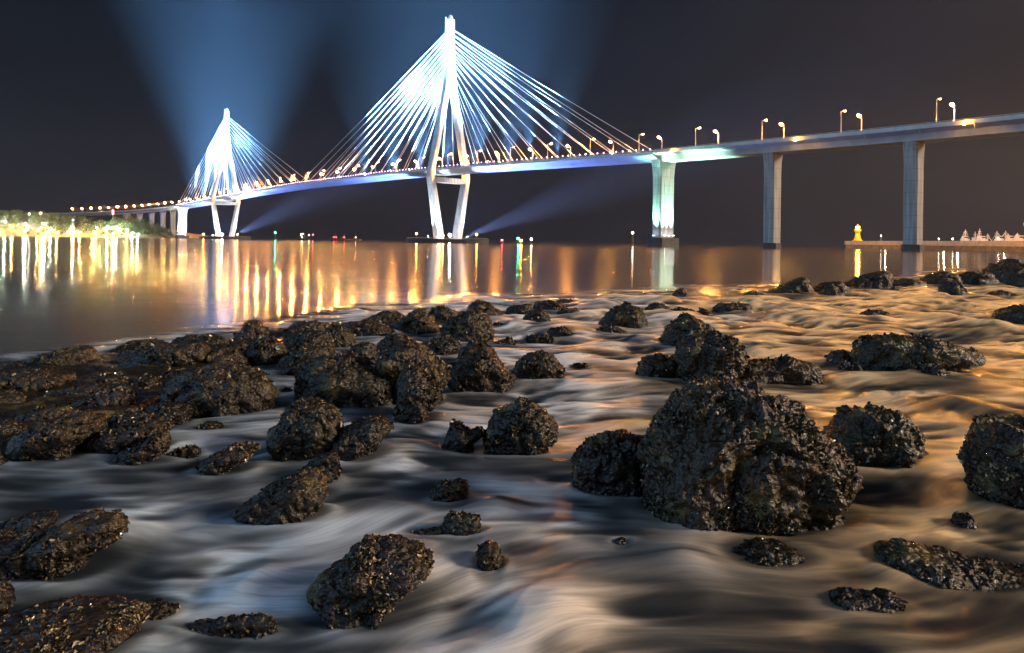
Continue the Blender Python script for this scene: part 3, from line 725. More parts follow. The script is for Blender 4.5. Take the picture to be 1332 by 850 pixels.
# ================================================================ FENDER ISLANDS ROUND THE PYLON FEET
for tc, wc, nm, dd in ((0.0, -1.4, 'nearer', 1), (-SPAN, 0.0, 'farther', 1)):
    c = bp(tc, wc, 0); e = empty('fender_island', c); tag(e, 'low dark concrete fender island round the foot of the %s pylon' % nm, 'fender island')
    def ringpt(a, rx, ry, z):   # stadium in screen-wide direction along the deck normal
        x, y = math.cos(a), math.sin(a); x = math.copysign(abs(x) ** .6, x); y = math.copysign(abs(y) ** .6, y)
        return Vector((x * rx, y * ry, z))
    m = MB(); rs = []
    for z, k in ((-2, 1), (1.6, 1), (1.62, 1.012), (2.9, 1.012), (2.91, .96), (2.95, .3)):
        rs.append([ringpt(2 * math.pi * i / 40, 30 * k, 19 * k, z) for i in range(40)])
    m.rings(rs); m.build('island_wall', M['dark_concrete'], e)
    m = MB(); 
    for i in range(40):
        a, b = ringpt(2 * math.pi * i / 40, 29.3, 18.3, 3.7), ringpt(2 * math.pi * (i + 1) / 40, 29.3, 18.3, 3.7); m.tube(a, b, .07, n=5); m.tube((a.x, a.y, 2.9), a, .06, n=5)
    m.build('railing', M['galv'], e)
    for px_, nm2, matn in ((-21, 'left end', 'amber'), (-4.5, 'left foot', 'amber'), (-2.2, 'left foot beside the brighter one', 'amber'), (22, 'right end', 'amber')):
        l = empty('beacon_lamp', c + Vector((px_, -15.5, 2.93))); tag(l, 'amber beacon lamp on the %s of the %s fender island' % (nm2, nm), 'beacon lamp', 'amber lamps on the fender islands')
        hz_ = 3.0 if abs(px_) > 10 else 2.2
        m = MB(); m.tube((0, 0, 0), (0, 0, hz_), .12, .09); m.build('post', M['galv'], l)
        m = MB(); m.lathe([(.25, 0), (.42, .25), (.3, .7), (.1, .8)], 10, (0, 0, hz_)); m.build('lantern', M[matn], l)
    l = empty('work_light', c + Vector((2.8, -16.2, 2.93))); tag(l, 'brilliant white light between the feet of the %s pylon' % nm, 'work light')
    m = MB(); m.tube((0, 0, 0), (0, 0, 2.2), .15, .12); m.build('post', M['galv'], l)
    m = MB(); m.lathe([(.3, 0), (.75, .4), (.6, 1.1), (.2, 1.3)], 10, (0, 0, 2.2)); m.build('lantern', glow('work_light_glass', (.85, .93, 1), 900), l)
    # dim glow beam across the water from the feet
    spot(c + Vector((14, -4, 5)), c + Vector((110, -60, 42)), 1.1e8 * dd, (.32, .46, 1.0), 20, 1.0)

# ================================================================ BUOYS AND SMALL LIGHTS
def buoy(px, py, d, matn, label, r=1.4, body=(.03, .10, .07)):
    p = at(px, py, d); e = empty('channel_buoy', (p.x, d, 0)); tag(e, label, 'buoy'); h = p.z
    mb_ = noisy('buoy_paint', body, tuple(c * 1.5 for c in body), 1, .5)
    m = MB(); m.lathe([(0, -.5), (r, -.3), (r * 1.05, .5), (r * .8, .8), (0, .85)], 16); m.build('float_body', mb_, e)
    m = MB()
    for k in range(4):
        a = math.pi / 4 + k * math.pi / 2; m.tube((r * .7 * math.cos(a), r * .7 * math.sin(a), .8), (.25 * math.cos(a), .25 * math.sin(a), h - .4), .09)
    for z in (.4, .7): m.lathe([(r * .7 * (1 - z) + .25 * z, 0), (r * .7 * (1 - z) + .25 * z, .12)], 10, (0, 0, .8 + (h - 1.2) * z))
    m.build('tower', mb_, e)
    m = MB(); m.lathe([(.2, 0), (.5, .25), (.5, .8), (.15, 1.0)], 10, (0, 0, h - .4)); m.build('lantern', M[matn], e)
    return e
buoy(358, 303, 640, 'green_l', 'green lit channel buoy left of the nearer pylon')
buoy(653, 313, 420, 'red_l', 'red lit channel buoy right of the nearer pylon', body=(.25, .02, .02))
buoy(674, 310.5, 410, 'green_l', 'bright green lit channel buoy farther right of the red one')
buoy(677.5, 313.5, 395, 'amber', 'small amber lit buoy close beside the bright green one', .9, (.2, .12, .02))
buoy(691, 311.5, 400, 'white_l', 'dim white lit buoy right of the green and amber pair', .9, (.05, .05, .05))
buoy(823, 303.5, 430, 'white_l', 'lone white lit marker left of the floodlit green pier', .9, (.05, .05, .05))
def small_boat(px, py, d, lights, label):
    e = empty('small_boat', at(px, py, d)); e.location.z = 0; tag(e, label, 'boat')
    h = MB(); rs = []
    for k in range(7):
        u_ = k / 6; x = -6 + 12 * u_; wd = 1.8 * (1 - abs(2 * u_ - 1) ** 3 * .8)
        rs.append([(x, -wd, 1.6 + abs(u_ - .4)), (x, -wd * .6, -.3), (x, wd * .6, -.3), (x, wd, 1.6 + abs(u_ - .4))])
    h.rings(rs); h.build('hull', M['dark_concrete'], e)
    c = MB(); c.box(-3, 1, -1.2, 1.2, 1.5, 3.9); c.build('cabin', M['dark_concrete'], e)
    m = MB(); m.tube((0, 0, 3.9), (0, 0, 7.5), .14, .08); m.build('mast', M['galv'], e)
    for (x, z, mat, s) in lights:
        m = MB(); m.lathe([(.15 * s, 0), (.4 * s, .3 * s), (.15 * s, .7 * s)], 8, (x, -1.4, z)); m.build('lamp', M[mat], e)
small_boat(396, 309, 700, [(-3, 5.5, 'white_l', 1), (-1.5, 6.5, 'white_l', .9), (-2, 3.0, 'white_l', .8), (5, 5, 'white_l', 1), (9, 5.5, 'red_l', 1.1)], 'dark boat with scattered cream lights left of the nearer pylon')
small_boat(436, 311, 700, [(-1, 3.4, 'red_l', 1), (1.6, 3.4, 'red_l', .8)], 'dark boat with two close red lights')
small_boat(448, 311, 700, [(0, 3.4, 'red_l', 1)], 'dark boat with a single red light')
small_boat(463, 311, 700, [(0, 3.4, 'white_l', .7)], 'dark boat with one faint white light')

# ================================================================ WOODED HEADLAND ON THE LEFT
HD = 1010.0
hx = [-160, -60, 0, 30, 60, 80, 100, 120, 135, 150, 165, 180, 195, 206, 214]
hy = [262, 270, 276, 277, 280, 283, 287, 290, 287, 283, 285, 290, 296, 302, 307]
HX = np.array([ray(a, b)[0] * HD / FPX for a, b in zip(hx, hy)]); HZ = np.array([CAMH + ray(a, b)[1] * HD / FPX for a, b in zip(hx, hy)])
def hill_h(x, y):
    """height of the headland: its ridge lies at HD + 40, the shore at HD - 50"""
    top = np.interp(x, HX, HZ) - 6.0
    v = (y - (HD - 50)) / 90.0
    prof = np.where(v < 1, np.sin(np.clip(v, -.2, 1) * math.pi / 2), np.clip(1 - (v - 1) * .35, -.3, 1))
    n = fbm(np.stack([x / 26, y / 26, x * 0], 1), 4)
    return np.maximum(top, -4) * prof + 3.0 * n * (prof > .08) - .3
gx = np.linspace(HX[0] - 300, HX[-1] + 12, 240); gy = np.linspace(HD - 62, HD + 230, 90)
GX, GY = np.meshgrid(gx, gy); zz = hill_h(GX.ravel(), GY.ravel()); nr, nc = GX.shape; idx = np.arange(nr * nc).reshape(nr, nc)
F = np.stack([idx[:-1, :-1], idx[:-1, 1:], idx[1:, 1:], idx[1:, :-1]], -1).reshape(-1, 4)
hill = link('hill', np_mesh('hill', np.stack([GX.ravel(), GY.ravel(), zz], 1), F), noisy('hill_soil_rock', (.10, .08, .05), (.26, .21, .14), .12, .9, bump=.6, bscale=.5)); hill['kind'] = 'structure'
rs_ = np.random.RandomState(3)
nt_ = 900; V, F, MI = [], [], []
tx = rs_.uniform(HX[0] - 60, HX[-1] - 4, nt_); ty = rs_.uniform(HD - 46, HD + 46, nt_); tz = hill_h(tx, ty)
for i in range(nt_):
    if tz[i] < 1.5: continue
    if ty[i] < HD - 5 and pnoise(np.array([[tx[i] / 22, ty[i] / 22, 4.0]]))[0] > .12: continue   # bare rock faces
    hgt = rs_.uniform(5.5, 12) * min(1, tz[i] / 9 + .35); wd = hgt * rs_.uniform(.38, .6); n = 70
    d = rs_.normal(size=(n, 3)); d /= np.linalg.norm(d, axis=1)[:, None]; rad = rs_.uniform(.45, 1.0, n)[:, None]
    c = np.array([tx[i], ty[i], tz[i] + hgt * .6]) + d * rad * np.array([wd, wd, hgt * .48])
    a = rs_.normal(size=(n, 3)); a /= np.linalg.norm(a, axis=1)[:, None]; b = np.cross(a, rs_.normal(size=(n, 3))); b /= np.linalg.norm(b, axis=1)[:, None]
    s = rs_.uniform(.45, .95, n)[:, None]
    b0 = len(V) * 0 + sum(len(q) for q in V) if False else None
    V.append(np.stack([c - a * s, c + b * s * .7, c + a * s, c - b * s * .7], 1).reshape(-1, 3))
V = np.concatenate(V); F = np.arange(len(V)).reshape(-1, 4)
wood = link('wooded_hillside', np_mesh('wooded_hillside', V, F, False), noisy('hill_foliage', (.06, .09, .035), (.16, .19, .08), .25, .7)); wood['kind'] = 'stuff'
wood['label'] = 'mass of floodlit trees covering the headland at the left'
HL = [ # px, frac up the slope, colour, power
 (4, .55, 'w'), (16, .75, 'w'), (22, .2, 'g'), (36, .45, 'o'), (28, .2, 'o'), (44, .7, 'w'), (52, .5, 'w'), (58, .25, 'o'), (66, .75, 'w'), (73, .3, 'o'), (84, .45, 'w'), (99, .25, 'o'), (108, .6, 'w'),
 (118, .3, 'o'), (129, .2, 'o'), (133, .75, 'w'), (141, .35, 'o'), (149, .7, 'g'), (160, .7, 'g'), (170, .2, 'o'), (178, .55, 'g'), (190, .35, 'w'), (201, .2, 'g'), (10, .15, 'g'), (88, .15, 'o'), (150, .12, 'o')]
cs = {'w': (.86, 1.0, .92), 'g': (.62, 1.0, .80), 'o': (1.0, .52, .10)}; cn = {'w': 'white', 'g': 'greenish', 'o': 'orange'}
ORDS = ['first', 'second', 'third', 'fourth', 'fifth', 'sixth', 'seventh', 'eighth', 'ninth', 'tenth', 'eleventh', 'twelfth']
HLAB = [''] * len(HL)
for _c in 'wgo':
    _k = sorted([i for i in range(len(HL)) if HL[i][2] == _c], key=lambda i: HL[i][0])
    for _n, _i in enumerate(_k): HLAB[_i] = '%s floodlight among the headland trees, %s %s one from the left edge' % (cn[_c], ORDS[_n], cn[_c])
gm = {k: glow('garden_flood_' + cn[k], v, 60) for k, v in cs.items()}
for i, (px, fr, c) in enumerate(HL):
    x = ray(px, 300)[0] * HD / FPX; y = HD - 50 + 90 * fr * .6 - 4; z = float(hill_h(np.array([x]), np.array([y]))[0]); z = max(z, .6)
    e = empty('garden_floodlight', (x, y, z)); tag(e, HLAB[i], 'floodlight', 'floodlights on the wooded headland')
    m = MB(); m.tube((0, 0, -1), (0, 0, 3.4), .15); m.build('post', M['galv'], e)
    m = MB(); m.lathe([(.3, 0), (.7, .35), (.5, .9)], 8, (0, -.4, 3.4)); m.build('lamp', gm[c], e)
    ld = bpy.data.lights.new('garden_flood', 'POINT'); ld.energy = 34000 if c != 'o' else 34000; ld.color = cs[c]; ld.shadow_soft_size = .5
    lo = bpy.data.objects.new('garden_flood', ld); COL.objects.link(lo); lo.location = (x, y - 3.5, z + 5.5)
e = empty('lit_sign', at(147, 279, HD - 2)); tag(e, 'small glowing pink sign on top of the headland', 'sign')
m = MB(); m.box(-1.3, 1.3, -.2, .2, 0, 6.4); m.build('sign_box', M['galv'], e); m = MB(); m.box(-1.2, 1.2, -.26, -.202, .2, 6.2); m.build('sign_face', M['pink_l'], e); m = MB(); m.box(-.2, .2, -.2, .2, -8, -.01); m.build('post', M['galv'], e)
e = empty('lit_sign', at(165, 300, HD - 48)); tag(e, 'round pink lit sign low on the right part of the headland', 'sign')
m = MB(); m.tube((0, -.1, 0), (0, .2, 0), 2.6, n=20); m.build('sign_box', M['galv'], e); m = MB(); m.tube((0, -.2, 0), (0, -.11, 0), 2.3, n=20); m.build('sign_face', glow('pale_pink_face', (1, .35, .4), 1.6), e); m = MB(); m.box(-.2, .2, -.1, .1, -9, -2.61); m.build('post', M['galv'], e)
e = empty('beacon_lamp', at(95, 287, HD - 20)); tag(e, 'small blue light above the middle of the headland', 'lamp')
m = MB(); m.lathe([(.4, 0), (.9, .5), (.4, 1.2)], 8); m.build('lantern', M['blue_l'], e); m = MB(); m.box(-.15, .15, -.15, .15, -12, 0); m.build('post', M['galv'], e)
for px, py in ((53, 278), (38, 279)):
    e = empty('hilltop_lamp', at(px, py, HD - 2)); tag(e, 'orange lamp on the headland skyline' if px == 53 else 'pale lamp on the headland skyline left of the orange one', 'lamp')
    m = MB(); m.lathe([(.4, 0), (.9, .5), (.4, 1.2)], 8); m.build('lantern', M['amber'] if px == 53 else M['white_l'], e); m = MB(); m.box(-.15, .15, -.15, .15, -12, 0); m.build('post', M['galv'], e)

# ================================================================ HAZE
def haze(density=0.00002):
    m = bpy.data.materials.new('sea_haze'); m.use_nodes = True; t = m.node_tree; t.nodes.clear()
    v = N(t, 'ShaderNodeVolumePrincipled'); v.inputs['Color'].default_value = (.82, .88, 1, 1); v.inputs['Density'].default_value = density; v.inputs['Anisotropy'].default_value = .25
    o = N(t, 'ShaderNodeOutputMaterial'); t.links.new(v.outputs[0], o.inputs['Volume'])
    mb = MB(); mb.box(-3300, 3300, -40, 2320, -8, 330); h = mb.build('haze', m); h['kind'] = 'stuff'
    return h
haze()
# ================================================================ ROCKS
def rock_mat():
    m, t, p, out = mat_new('wet_encrusted_rock'); L = t.links
    tc = N(t, 'ShaderNodeTexCoord')
    def nz(s, d=6, off=0):
        q = N(t, 'ShaderNodeTexNoise'); q.inputs['Scale'].default_value = s; q.inputs['Detail'].default_value = d
        mp = N(t, 'ShaderNodeMapping'); mp.inputs['Location'].default_value = (off, off, off); L.new(tc.outputs['Object'], mp.inputs[0]); L.new(mp.outputs[0], q.inputs['Vector']); return q.outputs[0]
    c1 = ramp(t, nz(7, 8), [(.3, (.006, .005, .004)), (.52, (.022, .016, .012)), (.75, (.075, .055, .036))])
    c2 = ramp(t, nz(2.2, 5, 9), [(.35, (.014, .010, .008)), (.7, (.048, .044, .018))])
    mx = N(t, 'ShaderNodeMix', data_type='RGBA', blend_type='MIX'); mx.inputs[0].default_value = .42; L.new(c1, mx.inputs[6]); L.new(c2, mx.inputs[7]); pass
    oi = N(t, 'ShaderNodeObjectInfo')
    tint = ramp(t, oi.outputs['Random'], [(0, (.60, .60, .66)), (.3, (1.0, .78, .66)), (.6, (.80, .86, .58)), (.85, (.50, .46, .44)), (1, (1.15, 1.05, .85))])
    m3 = N(t, 'ShaderNodeMix', data_type='RGBA', blend_type='MULTIPLY'); m3.inputs[0].default_value = 1; L.new(mx.outputs[2], m3.inputs[6]); L.new(tint, m3.inputs[7])
    patch = ramp(t, nz(3.1, 7, 21), [(.56, (0, 0, 0)), (.66, (1, 1, 1))])
    m4 = N(t, 'ShaderNodeMix', data_type='RGBA'); L.new(patch, m4.inputs[0]); L.new(m3.outputs[2], m4.inputs[6]); m4.inputs[7].default_value = (.105, .085, .032, 1)
    # the tide leaves a black slimy band just above the water
    ge = N(t, 'ShaderNodeNewGeometry'); sz = N(t, 'ShaderNodeSeparateXYZ'); L.new(ge.outputs['Position'], sz.inputs[0])
    wb = N(t, 'ShaderNodeMath', operation='ADD'); L.new(sz.outputs['Z'], wb.inputs[0]); wb2 = N(t, 'ShaderNodeMath', operation='MULTIPLY'); L.new(nz(5, 4, 30), wb2.inputs[0]); wb2.inputs[1].default_value = .16; L.new(wb2.outputs[0], wb.inputs[1])
    band = ramp(t, wb.outputs[0], [(.13, (.32, .32, .32)), (.24, (1, 1, 1))])
    m5 = N(t, 'ShaderNodeMix', data_type='RGBA', blend_type='MULTIPLY'); m5.inputs[0].default_value = 1; L.new(m4.outputs[2], m5.inputs[6]); L.new(band, m5.inputs[7])
    L.new(m5.outputs[2], p.inputs['Base Color'])
    L.new(ramp(t, nz(18, 4, 3), [(.35, (.10,) * 3), (.65, (.46,) * 3)]), p.inputs['Roughness'])
    vo = N(t, 'ShaderNodeTexVoronoi'); vo.inputs['Scale'].default_value = 26; vo.feature = 'SMOOTH_F1'; L.new(tc.outputs['Object'], vo.inputs['Vector'])
    ad = N(t, 'ShaderNodeMath', operation='ADD'); L.new(vo.outputs['Distance'], ad.inputs[0]); L.new(nz(40, 8), ad.inputs[1])
    b = N(t, 'ShaderNodeBump'); b.inputs['Strength'].default_value = .8; b.inputs['Distance'].default_value = .03; L.new(ad.outputs[0], b.inputs['Height']); L.new(b.outputs[0], p.inputs['Normal'])
    return m
def shell_mat(name='oyster_crust', k=1.0):
    m, t, p, out = mat_new(name); L = t.links
    g = N(t, 'ShaderNodeNewGeometry')
    L.new(ramp(t, g.outputs['Random Per Island'], [(.0, (.010, .008, .006)), (.6, (.050 * k, .040 * k, .024 * k)), (.9, (.19 * k, .15 * k, .08 * k)), (1.0, (.42, .40, .36))]), p.inputs['Base Color'])
    p.inputs['Roughness'].default_value = .24
    return m
RM, SM = rock_mat(), shell_mat()
SP = shell_mat('pale_barnacle_crust', 3.0)
link('seabed', bed(), RM)['kind'] = 'structure'
_ico = {}
def ico(n):
    if n not in _ico:
        bm = bmesh.new(); bmesh.ops.create_icosphere(bm, subdivisions=n, radius=1); me = bpy.data.meshes.new('t'); bm.to_mesh(me); bm.free()
        V = np.empty(len(me.vertices) * 3); me.vertices.foreach_get('co', V); F = np.empty(len(me.polygons) * 3, np.int32); me.polygons.foreach_get('vertices', F)
        _ico[n] = (V.reshape(-1, 3), F.reshape(-1, 3)); bpy.data.meshes.remove(me)
    return _ico[n]
def shells(V, F, n, size, rs, up=.25):
    """n crooked little cups set on the surface, as one vertex/face block of triangles"""
    a, b, c = V[F[:, 0]], V[F[:, 1]], V[F[:, 2]]; nr = np.cross(b - a, c - a); ar = np.linalg.norm(nr, axis=1); nr = nr / (ar[:, None] + 1e-12)
    cen = (a + b + c) / 3
    w = ar * (cen[:, 2] > -.08) * (nr[:, 1] < .6) * np.clip(-.05 + 2.0 * pnoise(cen * (1.0 / (size * 14)) + 5) + .5 * pnoise(cen * (1.0 / (size * 5)) + 9), .02, 1); w = w / w.sum()
    k = rs.choice(len(F), n, p=w); r1, r2 = rs.rand(n, 1), rs.rand(n, 1); q = np.sqrt(r1)
    P = a[k] * (1 - q) + b[k] * q * (1 - r2) + c[k] * q * r2
    nn = nr[k] + rs.normal(size=(n, 3)) * .55; nn /= np.linalg.norm(nn, axis=1)[:, None]
    t = np.cross(nn, rs.normal(size=(n, 3))); t /= np.linalg.norm(t, axis=1)[:, None]; bt = np.cross(nn, t)
    s = size * rs.uniform(.35, 1.25, (n, 1)) ** 1.2
    m = 6; ang = np.arange(m) * 2 * np.pi / m
    rr = rs.uniform(.6, 1.2, (n, m)) * s; lift = rs.uniform(.2, .9, (n, m)) * s
    ring = P[:, None] + t[:, None] * (np.cos(ang) * rr)[..., None] + bt[:, None] * (np.sin(ang) * rr * .7)[..., None] + nn[:, None] * (lift * .8)[..., None]
    foot = P - nn * s * .4
    VV = np.concatenate([foot[:, None], ring], 1).reshape(-1, 3); base_ = np.arange(n)[:, None] * (m + 1)
    FF = np.stack([np.stack([base_[:, 0], base_[:, 0] + 1 + i, base_[:, 0] + 1 + (i + 1) % m], 1) for i in range(m)], 1).reshape(-1, 3)
    return VV, FF
_seed = [0]
rock_list = []
def rock(label, K, wl, pts, depth=.42, lvl=None, crust=1.0, group=None, rough=1.0, wide_bottom=1.0):
    """a stone: its outline in the plane facing the water's edge, swollen to real thickness and broken up with noise"""
    _seed[0] += 1; rs = np.random.RandomState(100 + _seed[0])
    ox, oy, sc = K; P = [(ox + x * sc, oy + y * sc) for x, y in pts]; wy = oy + wl * sc
    xs = [p[0] for p in P]; xc = (min(xs) + max(xs)) / 2; wpx = max(xs) - min(xs); top = min(p[1] for p in P)
    df = depth_on_water(xc, wy)
    Dh = max(depth * wpx / FPX * df, .5 * (wy - top) / FPX * df)
    Dh = min(Dh, .30 * df, max(.13 * df, .22 * wpx / FPX * df))
    dc = df + Dh * .50
    low = wy + max(8, .10 * wpx) * .8
    lo = [(P[-1][0] - .0 * wpx, (P[-1][1] + low) / 2 if P[-1][1] < low else low), (P[-1][0] - .03 * wpx, low + .12 * wpx), (xc, low + .16 * wpx), (P[0][0] + .03 * wpx, low + .12 * wpx), (P[0][0] + .0 * wpx, (P[0][1] + low) / 2)]
    poly = np.array([[(v := at(x, y, dc)).x, v.z] for x, y in P + lo])
    cxm = (poly[:, 0].min() + poly[:, 0].max()) / 2; ptop = poly[:len(P)]; so = np.argsort(ptop[:, 0])
    ztc = float(np.interp(cxm, ptop[so, 0], ptop[so, 1])); zbc = poly[len(P):, 1].min()
    c = np.array([cxm, min(max(poly[:, 1].max() * .38, -.05), ztc * .5 + zbc * .5 if ztc < .1 else ztc * .62)])
    th = np.linspace(-np.pi, np.pi, 241)[:-1]; Rr = np.zeros_like(th)
    A = poly - c; B = np.roll(A, -1, 0) - A
    for i, a in enumerate(th):
        d = np.array([math.cos(a), math.sin(a)]); best = 0
        for p_, e_ in zip(A, B):
            den = d[0] * e_[1] - d[1] * e_[0]
            if abs(den) < 1e-9: continue
            tt = (p_[0] * e_[1] - p_[1] * e_[0]) / den; ss = (p_[0] * d[1] - p_[1] * d[0]) / den
            if tt > 0 and -1e-6 <= ss <= 1 + 1e-6: best = max(best, tt)
        Rr[i] = best if best > 0 else (Rr[i - 1] if i else .1)
    size = wpx / FPX * dc
    if lvl is None: lvl = 7 if wpx > 200 else 6 if wpx > 55 else 5 if wpx > 24 else 4
    D, F = ico(lvl); an = np.arctan2(D[:, 2], D[:, 0]); cp = np.sqrt(D[:, 0] ** 2 + D[:, 2] ** 2)
    R_ = np.interp(an, np.concatenate([th, [np.pi]]), np.concatenate([Rr, [Rr[0]]]))
    sd = rs.uniform(0, 90, 3)
    g = cp ** .72; dpt = np.sign(D[:, 1]) * np.abs(D[:, 1]) ** .9
    lump = 1 + .30 * pnoise(D * 1.6 + sd) * (1 - cp ** 3)
    V = np.stack([c[0] + R_ * g * D[:, 0] / np.maximum(cp, 1e-5) * lump, dc + dpt * Dh * (1 + .22 * pnoise(D * 1.9 + sd + 5)), c[1] + R_ * g * D[:, 2] / np.maximum(cp, 1e-5) * lump], 1)
    rad = D
    q = V / size
    hs = float(np.clip(R_.mean(), .05, size))
    n1 = fbm(V / (hs * .9) + sd, 3); n2 = fbm(V / (hs * .28) + sd, 4, .55); n3 = 1 - np.abs(fbm(V / (hs * .16) + sd + 3, 3))
    amp = min(hs, size * .5) * rough
    disp = amp * (.13 * n1 + .13 * n2 + .10 * (n3 - .8))
    # cracks and broken faces
    cr = 1 - np.abs(pnoise(V / (hs * .75) + sd + 40)); disp = disp - amp * .10 * np.clip(cr, 0, 1) ** 9
    fa = pnoise(V / (hs * .6) + sd + 60); disp = disp + amp * .10 * (np.round(fa * 3) / 3 - fa)
    kb = rs.uniform(.30, 1.15) if wpx < 200 else .8
    # knobbly crust whose size is a real size, not the stone's
    kn = np.clip(fbm(V / .075 + sd, 3, .6), -1, 1); 
    wv = max(.085, 7.0 * dc / FPX); b1 = np.abs(pnoise(V / wv + sd)); b2 = np.abs(pnoise(V / (wv * .45) + sd + 8))
    disp = disp + kb * min(.02, wv * .2) * kn * min(1, hs / .2) + kb * wv * min(1, hs / .25) * (.42 * (b1 - .3) + .20 * (b2 - .3))
    nv = np.stack([D[:, 0], D[:, 1] * .9, D[:, 2]], 1)
    V = V + nv * disp[:, None]
    name = 'rock'
    rock_list.append((float(c[0]), float(dc), float(size * .5), float(Dh)))
    org = np.array([c[0], dc, 0.0])
    VV, FF, mi = V - org, F, np.zeros(len(F), np.int32)
    if crust > 0 and dc < 26:
        px_m = FPX / dc; ssz = float(np.clip(3.6 / px_m, .013, .042)); area = size * (top_h := max(.1, poly[:, 1].max())) * 2.2
        crust_n = crust * (1 if crust > 1.2 else rs.uniform(.15, 1.3))
        n = int(np.clip(crust_n * area / (ssz * ssz * 5.0), 60, 9000 if wpx > 200 else 2600))
        sv, sf = shells(V, F, n, ssz, rs)
        FF = np.concatenate([F, sf + len(V)]); VV = np.concatenate([VV, sv - org]); mi = np.concatenate([mi, np.ones(len(sf), np.int32)])
    me = np_mesh(name, VV, FF, True); me.materials.append(RM); me.materials.append(SP if crust >= 1.6 else SM); me.polygons.foreach_set('material_index', mi)
    sm_ = np.ones(len(FF), bool); sm_[len(F):] = False; me.polygons.foreach_set('use_smooth', sm_)
    o = bpy.data.objects.new(name, me); COL.objects.link(o); o.location = org
    tag(o, label, 'rock', group); return o
G_ = 'small rocks among the shore stones'
K8 = (730, 380, .452); K3 = (800, 600, .3994); K2 = (380, 600, .3333); K1 = (0, 600, .3333); K7 = (340, 370, .3153); K6 = (0, 380, .3153); KL = (880, 330, .3393)
rock('biggest rock, tall craggy boulder crusted with shells in the right foreground', K8, 668, [(232, 560), (236, 480), (250, 400), (270, 360), (345, 285), (400, 266), (470, 262), (540, 270), (600, 302), (660, 330), (705, 372), (750, 405), (795, 440), (832, 490), (850, 540), (830, 585), (780, 612)], depth=.36, lvl=7, crust=1.5)
rock('rounded shelly rock leaning on the left foot of the biggest boulder', K8, 575, [(36, 540), (32, 490), (45, 455), (85, 418), (140, 407), (200, 407), (245, 425), (262, 470), (262, 540)])
rock('dark twin peaked rock right of the biggest boulder', K8, 495, [(760, 420), (770, 400), (800, 400), (812, 368), (852, 334), (890, 348), (940, 339), (980, 352), (1002, 390), (1016, 425), (1030, 448), (990, 470)])
rock('bright shelly boulder cut by the right edge of the photo', K8, 618, [(1195, 500), (1188, 460), (1195, 415), (1240, 360), (1300, 365), (1340, 362), (1420, 400), (1470, 470), (1480, 560)], crust=1.6)
rock('long flat topped rock in the surf at middle right', K8, 226, [(845, 205), (850, 152), (880, 132), (960, 129), (1060, 136), (1100, 146), (1180, 165), (1198, 178), (1185, 200), (1100, 215)], depth=.28, crust=1.3)
rock('small lump touching the left end of the long flat topped rock', K8, 205, [(770, 190), (775, 178), (800, 168), (838, 172), (852, 200)])
rock('tiny low stone below the left end of the long flat topped rock', K8, 226, [(798, 215), (812, 200), (850, 203), (868, 218)])
rock('pale stone at the foot of the long flat topped rock', K8, 245, [(1040, 232), (1060, 213), (1095, 218), (1112, 238)])
rock('squat block of rock right behind the biggest boulder', K8, 262, [(335, 240), (332, 185), (338, 150), (380, 122), (440, 112), (498, 138), (528, 168), (532, 200), (500, 240)], crust=1.3)
rock('pointed rock standing behind the squat block', K8, 158, [(290, 135), (310, 100), (340, 75), (362, 60), (395, 78), (430, 105), (478, 130)])
rock('long low rock running right from the squat block', K8, 258, [(470, 232), (495, 205), (540, 198), (630, 200), (652, 183), (680, 198), (740, 208), (748, 238)], depth=.24)
rock('little rock in front of the squat block', K8, 268, [(385, 255), (400, 225), (440, 216), (490, 232), (498, 258)])
rock('low dark rock left of the squat block', K8, 250, [(215, 228), (228, 190), (280, 180), (322, 190), (345, 222)])
rock('wide dark rock at middle distance with a thin sheet of water over it', K8, 104, [(112, 92), (130, 62), (150, 45), (190, 34), (232, 48), (250, 84)], crust=.4)
rock('low glinting rock below the wide dark water covered one', K8, 120, [(98, 112), (125, 98), (160, 102), (190, 116)])
rock('flat stone in the surf behind the pointed rock', K8, 50, [(240, 46), (270, 31), (315, 44)], depth=.3)
rock('flat topped stone washed by milky surf right of the pointed rock', K8, 56, [(435, 48), (455, 31), (540, 34), (548, 48)], depth=.3)
rock('small round stone left of the flat topped washed one', K8, 64, [(384, 60), (405, 49), (432, 60)])
rock('little low stone between the flat stone and the small round one', K8, 60, [(300, 56), (340, 44), (385, 52)], depth=.3)
rock('flat dark stone alone in the middle of the right hand surf', K8, 68, [(862, 64), (890, 53), (945, 62)], depth=.35)
rock('rough dark rock at the right edge in the middle distance', K8, 86, [(1256, 80), (1268, 64), (1292, 50), (1332, 42), (1400, 46), (1440, 78)])
rock('tiny rock breaking the golden water at lower right', K8, 668, [(1126, 660), (1132, 643), (1150, 637), (1175, 645), (1192, 660)])
rock('drowned black ledge in the golden water at lower right', K3, 375, [(850, 315), (868, 285), (930, 268), (1000, 282), (1100, 312), (1250, 345), (1380, 355), (1400, 372)], depth=.3, crust=.3, rough=.5)
rock('low ledge with gilded wet edges near the bottom right', K3, 482, [(700, 460), (712, 432), (760, 427), (850, 436), (890, 420), (925, 436), (935, 465)], depth=.3)
rock('black sunken stone below the biggest boulder', K3, 345, [(330, 335), (380, 300), (450, 280), (560, 284), (640, 315), (650, 340)], depth=.4, crust=.3)
rock('jagged cluster of oyster crusted stone in the bottom centre', K2, 600, [(95, 540), (80, 482), (118, 435), (180, 405), (240, 360), (288, 316), (340, 318), (400, 322), (480, 342), (540, 382), (545, 412), (480, 450), (410, 520), (380, 560)], depth=.4, lvl=7, crust=2.4)
rock('thin flat ledge with water pouring over it, bottom centre', K2, 300, [(585, 250), (592, 222), (630, 202), (700, 206), (735, 226), (740, 262)], depth=.3)
